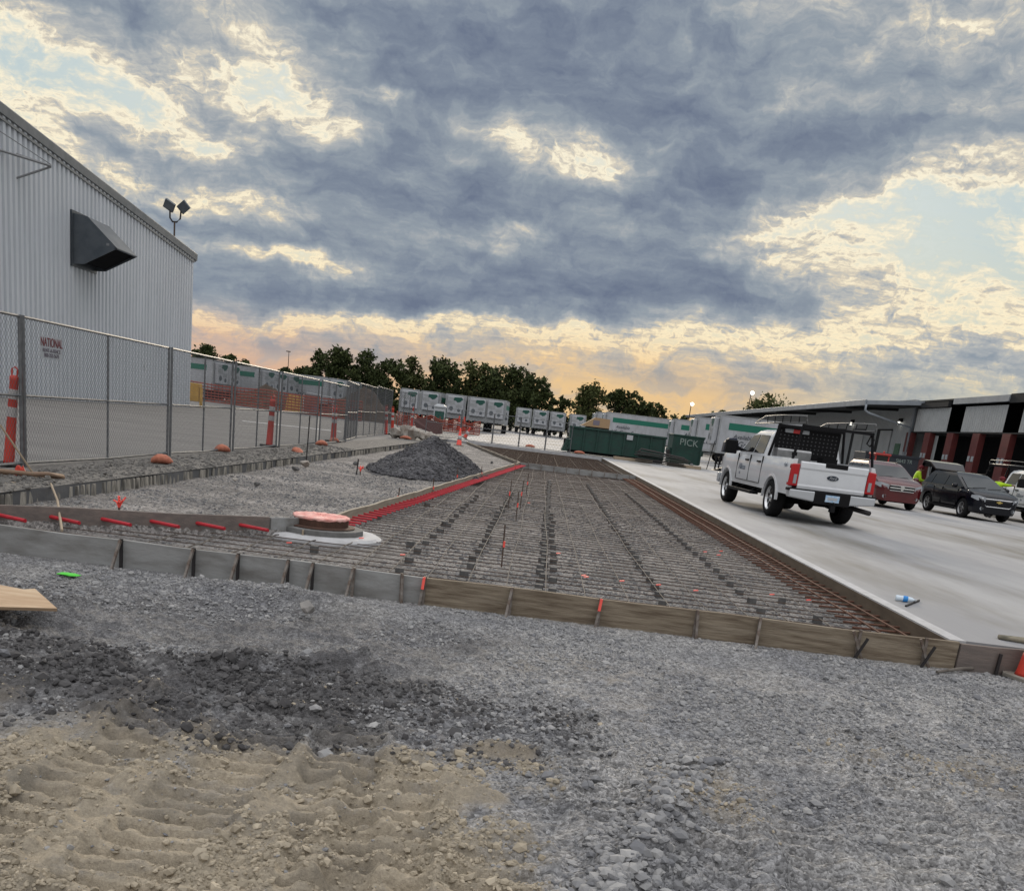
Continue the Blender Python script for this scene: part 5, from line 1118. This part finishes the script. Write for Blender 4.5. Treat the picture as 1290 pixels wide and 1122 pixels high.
    tg = MB().prism([(-1.255, .70), (-1.20, .70), (-1.20, 1.36), (-1.255, 1.36), (-1.275, 1.33), (-1.275, 1.22), (-1.255, 1.18), (-1.255, .86), (-1.27, .82)], -.785, .785, lambda u, v, w: (u, w, v)).build('tailgate', 'white', t, bevel=.01)
    MB().box(-1.285, -1.19, -.30, .22, 1.27, 1.375).build('tailgate_handle', 'black', tg, bevel=.015)
    em = MB().lathe([(.004, -.012), (.5, -.012), (.5, 0), (.004, 0)], 28, (0, 0, 0), 'y').build('oval_badge', 'ink', tg); em.scale = (.27, 1, .11); em.rotation_euler = (0, 0, R(-90)); em.location = (-1.258, 0, 1.06)
    text('Ford', .085, 'lettering', 'silver', tg, frame_mtx((-1.272, 0, 1.06), (0, -1, 0), (0, 0, 1)), .3, .002)
    bp = MB()
    bp.prism([(-1.0, .56), (-.34, .50), (.34, .50), (1.0, .56), (1.01, .74), (-1.01, .74)], -1.46, -1.24, lambda u, v, w: (w, u, v))
    bpo = bp.build('rear_bumper', 'silver', t, bevel=.03)
    MB().box(-1.466, -1.22, -.42, .42, .47, .735).box(-1.45, -1.2, -1.02, 1.02, .70, .76).build('bumper_step', 'black', bpo, bevel=.01)
    pl = MB().box(-1.482, -1.466, -.16, .16, .54, .69).build('license_plate', 'plate', bpo); MB().box(-1.487, -1.480, -.11, .11, .585, .645).build('plate_digits', 'signwhite', pl)
    MB().tube([(-1.2, 0, .44), (-1.55, 0, .42)], .045, 6).box(-1.62, -1.5, -.05, .05, .33, .47).ball((-1.6, 0, .52), .035, 6).build('tow_hitch', 'blackmetal', t)
    MB().tube([(.6, -.6, .48), (-.9, -.72, .44), (-1.5, -.90, .40)], .055, 10).build('exhaust_pipe', 'pindark', t, smooth=True)
    MB().box(-1.2, 4.7, -.48, .48, .46, .66).build('chassis', 'blackmetal', t)
    MB().tube([(0, -.75, .42), (0, .75, .42)], .07, 8).ball((0, .05, .42), .2, 7).build('rear_axle', 'blackmetal', t); MB().tube([(FA, -.75, .42), (FA, .75, .42)], .07, 8).build('front_axle', 'blackmetal', t)
    MB().lathe([(.02, -.1), (.36, -.1), (.38, 0), (.36, .1), (.02, .1)], 20, (-.72, .0, .60)).build('spare_wheel', 'rubber', t)
    for y in (.84, -.84):
        wheel(t, 0, y, rw, .30); wheel(t, FA, y, rw, .30)
    MB().box(4.9, 5.04, -1.0, 1.0, .50, .76).build('front_bumper', 'silver', t, bevel=.03)
    gr = MB().prism([(-.62, .80), (.62, .80), (.66, 1.24), (-.66, 1.24)], 4.96, 5.0, lambda u, v, w: (w, u, v)).build('grille', 'black', t)
    m_ = MB()
    for z in (.86, .94, 1.02, 1.10, 1.18): m_.box(4.99, 5.02, -.6, .6, z-.018, z+.018)
    m_.build('grille_bars', 'silver', gr)
    # windscreen and rear glass laid on the cab slopes
    MB().add([(3.312, -.84, 1.45), (3.312, .84, 1.45), (2.676, .72, 1.855), (2.676, -.72, 1.855)], [(0, 1, 2, 3)]).build('windscreen', 'glasspale', t).location = (.012, 0, .012)
    MB().add([(.94, -.80, 1.46), (.94, .80, 1.46), (.992, .70, 1.85), (.992, -.70, 1.85)], [(0, 1, 2, 3)]).build('rear_window', 'glass', t).location = (-.012, 0, .004)
    # headache rack, ladder rack, tool box
    hr = MB()
    hr.box(.84, .87, -.80, .80, 1.40, 2.12).build('headache_rack', 'black', t)
    m_ = MB()
    for i in range(15):
        for j in range(6):
            y = -.70+i*.1; z = 1.56+j*.09
            m_.add([(.836, y-.022, z), (.836, y, z-.022), (.836, y+.022, z), (.836, y, z+.022)], [(0, 1, 2, 3)])
    m_.build('rack_holes', 'holes', t)
    lb = MB().box(.78, .84, .02, .62, 1.98, 2.07).build('light_bar', 'lampclear', t, bevel=.01); MB().box(.772, .78, .22, .42, 1.98, 2.07).build('red_lens', 'taillight', lb)
    rk = thing('ladder_rack', None, None); rk.parent = t
    for s in (1, -1):
        for x0, x1 in ((-1.05, -1.0), (.76, .70)):
            MB().tube([(x0, s*.93, 1.39), (x1, s*.80, 2.15)], .034, 8).build('rack_post', 'blackmetal', rk)
        MB().tube([(x_, s*.78, z_) for x_, z_ in ((-1.12, 2.18), (1.2, 2.18), (2.85, 2.16))], .021, 8).build('lower_rail', 'racksilver', rk, smooth=True)
        MB().tube([(x_, s*.80, z_) for x_, z_ in ((-1.12, 2.18), (-1.16, 2.25), (-1.08, 2.34), (.8, 2.36), (2.0, 2.34), (2.75, 2.19))], .015, 8).build('upper_rail', 'racksilver', rk, smooth=True)
        m_ = MB()
        for x in (-.6, 0, .6, 1.2, 1.8): m_.tube([(x, s*.79, 2.18), (x, s*.80, 2.35)], .012, 5)
        m_.build('rail_struts', 'blackmetal', rk)
    MB().box(-1.07, -.97, -.82, .82, 2.09, 2.15).build('cross_bar', 'blackmetal', rk); MB().box(.68, .78, -.82, .82, 2.10, 2.16).build('cross_bar', 'blackmetal', rk)
    tb = MB().prism([(.40, 1.12), (.80, 1.12), (.80, 1.56), (.76, 1.60), (.44, 1.60), (.40, 1.56)], .0, .84, lambda u, v, w: (u, w, v)).build('tool_box', 'alu', t, bevel=.01); MB().box(.385, .40, .36, .48, 1.46, 1.54).build('latch', 'black', tb)
    MB().tube([(-1.0, -.78, 2.1), (-1.04, -.7, 1.9), (-1.0, -.8, 1.85), (-1.02, -.86, 2.0), (-1.0, -.78, 2.1)], .018, 6).build('hanging_cord', 'black', rk)
    MB().box(.1, .5, -.55, -.2, .9, 1.48).build('dark_load', 'black', t)
    return t
pick = make_pickup()
dirv = math.atan2(4.05, -.30)
place(pick, (6.54, 23.35, 0.004), dirv, 'white pickup with black headache rack and ladder rack parked beside the slab edge', 'pickup truck', 'white work pickups')
p2 = copy_tree(pick); place(p2, (20.35, 42.0, .004), R(-90), 'white work truck nose with ladder rack cut by the right edge of the view', 'pickup truck', 'white work pickups')

def make_suv(nm, paint, H=1.68, Wd=.92, wb=2.8, label='', hoodz=1.08, hatch=False, grille='cross', cat='car', loc=(0, 0, 0), rz=0):
    t = thing(nm, label, cat, loc, rz); rw = .36; Ra = .43; nose = wb+.92; tail = -.95
    belt = 1.02
    hw = lambda z: Wd-.05*((z-.75)/.4)**2-(.03 if z > 1.0 else 0)-(.02 if z < .35 else 0)
    xs = xs_with(tail, nose, [0, wb], Ra, (wb-.15, nose-.25, nose-.08))
    zt = lerp_tab([(tail, .98), (tail+.15, belt+.06), (wb-.3, belt+.01), (wb+.1, hoodz), (nose-.35, hoodz-.10), (nose-.12, hoodz-.20), (nose, hoodz-.36)])
    sy = lerp_tab([(tail, .88), (tail+.2, .97), (tail+.5, 1), (nose-.7, 1), (nose-.25, .93), (nose-.08, .82), (nose, .70)])
    MB().loft(shell(xs, arches(.28, [0, wb], Ra, rw), zt, hw, .05, 8, sy)).build('body', paint, t, smooth=2)
    xr, xf = -.72, wb+.02
    cb = [(belt-.02, tail+.08, xf, Wd-.05, .06), (belt+.08, tail+.12, xf-.10, Wd-.07, .07), (H-.16, tail+.42, xf-1.02, Wd-.22, .10), (H-.05, tail+.55, xf-1.28, Wd-.28, .14), (H, tail+.85, xf-1.55, Wd-.40, .18)]
    MB().loft(cabin(cb)).build('roof_pillars', paint, t, smooth=2)
    z0, z1 = belt+.08, H-.16; f = lambda z: (z-z0)/(z1-z0)
    yw = lambda z: Wd-.07-.15*f(z)+.006; xfz = lambda z: xf-.10-.92*f(z)
    for s in (1, -1):
        for a, b, c in ((0, wb*.38-.02, 0), (wb*.38+.04, None, 0)):
            zA, zB = z0+.01, z1-.01
            poly = [(a, zA), (b if b else xfz(zA)-.14, zA), (b if b else xfz(zB)-.10, zB), (a+.02, zB)]
            MB().prism(poly, 0, .01, lambda u, v, w: (u, s*(yw(v)-.004+w), v)).build('side_window', 'glass', t)
        MB().prism([(tail+.32, z0+.03), (-.06, z0+.01), (-.04, z1-.01), (tail+.50, z1-.03)], 0, .01, lambda u, v, w: (u, s*(yw(v)-.004+w), v)).build('side_window', 'glass', t)
        m_ = MB()
        for x in (.36, wb*.38+.01, wb-.46): m_.box(x-.006, x+.006, s*(Wd-.02)-.02, s*(Wd-.02)+.024, .42, belt)
        m_.build('door_seam', 'black', t)
        MB().box(.40, wb-.45, s*(Wd)-.03, s*(Wd)+.012, .30, .38).build('sill_trim', 'black', t)
        for x in (.62, wb*.38+.2): MB().box(x-.1, x+.1, s*(Wd-.03)-.02, s*(Wd-.03)+.035, .93, .965).build('door_handle', paint, t)
        MB().ball((wb-.55, s*(Wd+.12), belt+.12), .13, 6, (.6, .9, .7)).build('mirror', paint, t, smooth=True)
        MB().tube([(tail+.75, s*(Wd-.36), H-.01), (wb-1.5, s*(Wd-.36), H+.0)], .018, 6).build('roof_rail', 'black', t)
        # lamps wrap the nose corners
        zc = hoodz-.24
        yA = .46 if grille == 'cross' else .50
        MB().add([(nose-.02, s*yA, zc+.02), (nose-.02, s*yA, zc-.14), (nose-.13, s*(Wd*.84), zc-.10), (nose-.36, s*(Wd*.985), zc-.02), (nose-.36, s*(Wd*.965), zc+.07), (nose-.14, s*(Wd*.80), zc+.08)], [(0, 1, 2, 5), (5, 2, 3, 4)]).build('headlight', 'lampclear', t).location = (.035, s*.03, 0)
        MB().lathe([(.01, 0), (.07, 0), (.07, .03), (.01, .03)], 12, (0, 0, 0), 'y').build('fog_lamp', 'lampclear', t).location = (0, 0, 0)
        fg = t.children[-1] if False else [o for o in C.objects if o.parent == t and o.name.startswith('fog_lamp')][-1]; fg.rotation_euler = (0, 0, R(90)); fg.location = (nose+.0, s*.60, .44)
        wheel(t, 0, s*(Wd-.13), rw, .22, spokes=5, rimmat='alu'); wheel(t, wb, s*(Wd-.13), rw, .22, spokes=5, rimmat='alu')
    ws = MB().add([(xf-.10, -(Wd-.15), z0), (xf-.10, Wd-.15, z0), (xfz(z1), Wd-.30, z1), (xfz(z1), -(Wd-.30), z1)], [(0, 1, 2, 3)]).build('windscreen', 'glasspale', t); ws.location = (.012, 0, .012)
    MB().tube([(xf-.06, -.6, z0+.02), (xf-.16, -.05, z0+.06)], .012, 5).tube([(xf-.06, .0, z0+.02), (xf-.16, .55, z0+.06)], .012, 5).build('wiper', 'black', t).location = (.02, 0, .01)
    zg = hoodz-.36
    if grille == 'cross':
        g_ = MB().prism([(-.44, zg-.06), (.44, zg-.06), (.47, zg+.13), (-.47, zg+.13)], nose-.01, nose+.03, lambda u, v, w: (w, u, v)).build('grille', 'black', t)
        MB().box(nose+.03, nose+.05, -.46, .46, zg+.01, zg+.06).box(nose+.03, nose+.05, -.035, .035, zg-.06, zg+.13).box(nose+.03, nose+.05, -.47, .47, zg+.115, zg+.14).box(nose+.03, nose+.05, -.46, .46, zg-.075, zg-.05).build('grille_cross', 'chrome', g_, bevel=.006)
        MB().prism([(-.06, zg-.01), (.06, zg-.01), (.08, zg+.10), (0, zg+.13), (-.08, zg+.10)], nose+.05, nose+.062, lambda u, v, w: (w, u, v)).build('shield_badge', 'chrome', g_)
    else:
        pts = [(-.66, zg+.10), (.66, zg+.10), (.60, zg-.05), (.44, zg-.17), (-.44, zg-.17), (-.60, zg-.05)]
        g_ = MB().prism(pts, nose-.02, nose+.02, lambda u, v, w: (w-abs(u)*.10, u, v)).build('grille', 'black', t)
        MB().tube([(nose+.03-abs(u)*.10, u, v) for u, v in pts+[pts[0]]], .022, 6).build('grille_surround', 'chrome', g_)
        MB().prism([(-.11, zg+.035), (-.045, zg+.035), (-.045, zg+.06), (.045, zg+.06), (.045, zg+.035), (.11, zg+.035), (.11, zg-.005), (.045, zg-.005), (.045, zg-.03), (-.045, zg-.03), (-.045, zg-.005), (-.11, zg-.005)], nose+.03, nose+.045, lambda u, v, w: (w, u, v)).build('cross_badge', 'gold', g_)
    MB().prism([(-.62, .30), (.62, .30), (.56, .46), (-.56, .46)], nose-.06, nose+.03, lambda u, v, w: (w-abs(u)*.12, u, v)).build('lower_intake', 'black', t)
    MB().box(tail-.05, nose-.1, -.6, .6, .24, .32).build('underside', 'blackmetal', t)
    if hatch:
        h = MB().loft([[(tail+.55, -.62, H-.02), (tail+.55, .62, H-.02), (tail+.55, .62, H+.03), (tail+.55, -.62, H+.03)], [(tail+.15, -.70, H+.20), (tail+.15, .70, H+.20), (tail+.15, .70, H+.27), (tail+.15, -.70, H+.27)], [(tail-.42, -.72, H+.26), (tail-.42, .72, H+.26), (tail-.42, .72, H+.33), (tail-.42, -.72, H+.33)], [(tail-.62, -.66, H+.06), (tail-.62, .66, H+.06), (tail-.60, .66, H+.12), (tail-.60, -.66, H+.12)]]).build('open_hatch', paint, t)
        MB().tube([(tail+.3, .68, 1.25), (tail+.1, .66, H+.2)], .018, 6).tube([(tail+.3, -.68, 1.25), (tail+.1, -.66, H+.2)], .018, 6).build('hatch_strut', 'black', t)
        MB().add([(tail+.06, -.66, .75), (tail+.06, .66, .75), (tail+.40, .60, H-.14), (tail+.40, -.60, H-.14)], [(0, 1, 2, 3)]).build('load_opening', 'blackhole', t).location = (-.02, 0, .01)
    else:
        MB().add([(tail+.12, -.70, belt+.1), (tail+.12, .70, belt+.1), (tail+.42, .58, H-.17), (tail+.42, -.58, H-.17)], [(0, 1, 2, 3)]).build('rear_window', 'glass', t).location = (-.012, 0, .006)
    for s in (1, -1): MB().box(tail-.01, tail+.2, s*.78-.07, s*.78+.07, .82, 1.02).build('taillight', 'taillight', t, bevel=.02)
    return t
def front_at(x, y, wb, ang): a = R(-90+ang); return (x-math.cos(a)*wb, y-math.sin(a)*wb, .004), a
l_, a_ = front_at(13.62, 37.6, 2.85, 1)
make_suv('red_car', 'cabred', 1.70, .92, 2.85, 'dark red car facing the camera just right of the white pickup', 1.10, False, 'cross', 'car', l_, a_)
l_, a_ = front_at(16.92, 36.9, 2.72, 5)
make_suv('black_car', 'carblack', 1.66, .92, 2.72, 'blue black car facing the camera with its rear hatch raised', 1.06, True, 'surround', 'car', l_, a_)
q = atY(1109, 580, 55)
sl_ = thing('compact_loader', 'orange red loader cab top showing above the dark red car roof', 'loader', (q.x-.05, 55, 0), R(-90)); sl_.scale = (.8, .72, 1.0)
MB().loft([[(-1.2, -.55, .35), (1.0, -.55, .35), (1.0, .55, .35), (-1.2, .55, .35)], [(-1.25, -.55, 1.0), (1.0, -.55, .9), (1.0, .55, .9), (-1.25, .55, 1.0)], [(-1.1, -.5, 1.5), (-.3, -.5, 1.3), (-.3, .5, 1.3), (-1.1, .5, 1.5)]]).build('body', 'redmachine', sl_, bevel=.03)
for y in (-.5, .5): MB().tube([(.5, y, .9), (.45, y, 2.1), (-.7, y, 2.15), (-.8, y, 1.3)], .06, 6).build('cab_post', 'redmachine', sl_)
MB().box(-.85, .6, -.62, .62, 2.12, 2.24).build('cab_roof', 'redmachine', sl_, bevel=.04); MB().box(-.65, .42, -.44, .44, 1.0, 2.1).build('cab_glass', 'glass', sl_)
for y in (-.68, .68): MB().bar((-1.0, y, 1.6), (1.1, y, .8), .14, .2).bar((1.1, y, .8), (1.4, y, .3), .14, .2).build('lift_arm', 'redmachine', sl_)
MB().prism([(1.35, .1), (2.0, .1), (1.5, .75), (1.35, .75)], -.85, .85, lambda u, v, w: (u, w, v)).build('bucket', 'blackmetal', sl_); MB().ball((-.2, .3, 2.3), .09, 6).build('beacon', 'redmachine', sl_)
for x in (-.7, .6):
    for y in (-.68, .68): wheel(sl_, x, y, .38, .26)

# ---------------------------------------------------------------- people
def person(label, joints, edges, radii, loc, rz, head, capdir, hands, seed=0):
    o = bpy.data.objects.new('person', None)
    names = list(joints); me = bpy.data.meshes.new('person'); me.from_pydata([joints[n] for n in names], [(names.index(a), names.index(b)) for a, b in edges], [])
    bpy.data.objects.remove(o); o = bpy.data.objects.new('person', me); C.objects.link(o)
    sk = o.modifiers.new('skin', 'SKIN'); sv = me.skin_vertices[0].data if me.skin_vertices else me.attributes and None
    if sv is None:
        import bmesh
        bm = bmesh.new(); bm.from_mesh(me); bm.verts.layers.skin.verify(); bm.to_mesh(me); bm.free(); sv = me.skin_vertices[0].data
    for i, n in enumerate(names):
        r = radii[n]; sv[i].radius = r if isinstance(r, tuple) else (r, r); sv[i].use_root = (n == 'pelvis')
    sb = o.modifiers.new('sub', 'SUBSURF'); sb.levels = 2; sb.render_levels = 2
    bpy.context.view_layer.update(); dg = bpy.context.evaluated_depsgraph_get(); m2 = bpy.data.meshes.new_from_object(o.evaluated_get(dg))
    o.modifiers.clear(); o.data = m2; m2.materials.clear()
    for k in ('hivis', 'trousers', 'skin', 'pindark'): m2.materials.append(MT[k])
    hd, wr = Vector(head), [Vector(h) for h in hands]
    for p in m2.polygons:
        c = p.center; mi = 0 if c.z > joints['pelvis'][2]-.02 else 1
        if c.z < .12: mi = 3
        if (c-hd).length < .19 and c.z > joints['neck'][2]+.0: mi = 2
        for w_ in wr:
            if (c-w_).length < .12: mi = 2
        p.material_index = mi; p.use_smooth = True
    o.location = loc; o.rotation_euler = (0, 0, rz); tag(o, label, 'person')
    # hands: palm with five unequal curled fingers each, part of the figure's children
    for w_, dr in zip(wr, capdir[1]):
        dr = Vector(dr).normalized(); sd = dr.cross(Vector((0, 0, 1))).normalized(); up = sd.cross(dr); m_ = MB(); c = w_+dr*.03
        for k, L in enumerate((.062, .075, .08, .068)):
            b = c+dr*.045+sd*(.03-.02*k); m_.tube([b, b+dr*L*.5-up*.006, b+dr*L*.85-up*.03], [.010, .009, .007], 6)
        m_.tube([c+sd*.035, c+sd*.06+dr*.03-up*.01, c+sd*.058+dr*.06-up*.02], [.012, .011, .008], 6); m_.ball(c+dr*.015, .045, 6, (1, 1, .7)); m_.build('hand', 'skin', o, smooth=True)
    cd = Vector(capdir[0]); m_ = MB(); m_.ball(hd+Vector((0, 0, .035)), .118, 8, (1, 1, .95)); x = cd.normalized()
    sd = Vector((-x.y, x.x, 0)); b = hd+Vector((0, 0, .05)); m_.add([b+x*.08+sd*.085, b+x*.21+sd*.05-Vector((0, 0, .02)), b+x*.21-sd*.05-Vector((0, 0, .02)), b+x*.08-sd*.085, b+x*.08+sd*.08+Vector((0, 0, .02)), b+x*.08-sd*.08+Vector((0, 0, .02))], [(0, 1, 2, 3), (4, 1, 2, 5)])
    m_.build('cap', 'cap', o, smooth=True)
    f = MB(); f.ball(hd+x*.105+Vector((0, 0, -.02)), .02, 5, (1, .8, 1.2)); f.build('nose', 'skin', o, smooth=True)
    e = MB(); e.ball(hd+x*.092+sd*.035+Vector((0, 0, .005)), .012, 5); e.ball(hd+x*.092-sd*.035+Vector((0, 0, .005)), .012, 5); e.box(hd.x+x.x*.095-.01, hd.x+x.x*.095+.01, hd.y+x.y*.095-.02, hd.y+x.y*.095+.02, hd.z-.07, hd.z-.062); e.build('face_features', 'pindark', o)
    for s in (1, -1): MB().ball(hd+sd*s*.1+Vector((0, 0, -.01)), .03, 5, (.6, .6, 1)).build('ear', 'skin', o, smooth=True)
    for z in (): pass
    return o
J = dict(pelvis=(0, 0, .95), spine=(.03, 0, 1.15), chest=(.08, 0, 1.36), neck=(.13, 0, 1.50), head=(.17, 0, 1.62), top=(.18, 0, 1.70),
 shL=(.08, .2, 1.42), elL=(.22, .27, 1.17), wrL=(.46, .2, 1.10), shR=(.08, -.2, 1.42), elR=(.16, -.28, 1.15), wrR=(.42, -.22, 1.12),
 hipL=(0, .1, .88), knL=(.05, .12, .5), anL=(0, .13, .09), toL=(.16, .15, .05), hipR=(0, -.1, .88), knR=(.02, -.12, .5), anR=(-.06, -.13, .09), toR=(.1, -.15, .05))
E_ = [('pelvis', 'spine'), ('spine', 'chest'), ('chest', 'neck'), ('neck', 'head'), ('head', 'top'), ('chest', 'shL'), ('shL', 'elL'), ('elL', 'wrL'), ('chest', 'shR'), ('shR', 'elR'), ('elR', 'wrR'), ('pelvis', 'hipL'), ('hipL', 'knL'), ('knL', 'anL'), ('anL', 'toL'), ('pelvis', 'hipR'), ('hipR', 'knR'), ('knR', 'anR'), ('anR', 'toR')]
RD = dict(pelvis=(.17, .14), spine=(.17, .14), chest=(.19, .15), neck=.065, head=.10, top=.07, shL=.085, elL=.062, wrL=.045, shR=.085, elR=.062, wrR=.045, hipL=.10, knL=.075, anL=.055, toL=.045, hipR=.10, knR=.075, anR=.055, toR=.045)
person('person in a hi vis top and dark red cap bending toward the raised hatch', J, E_, RD, (15.72, 41.1, 0), R(-8), J['head'], ((1, -.2, -.2), ((1, .0, -.2), (1, 0, -.2))), (J['wrL'], J['wrR']))
J2 = dict(J); J2.update(spine=(.05, 0, 1.13), chest=(.14, 0, 1.32), neck=(.22, .0, 1.45), head=(.29, 0, 1.55), top=(.31, 0, 1.63), shL=(.14, .2, 1.38), elL=(.35, .30, 1.3), wrL=(.6, .24, 1.32), shR=(.15, -.2, 1.38), elR=(.42, -.24, 1.36), wrR=(.70, -.16, 1.38))
person('person in a hi vis top reaching an arm toward the white work truck', J2, E_, RD, (18.35, 39.6, 0), R(12), J2['head'], ((1, -.3, -.2), ((1, 0, 0), (1, 0, 0))), (J2['wrL'], J2['wrR']))
for o in C.objects: pass
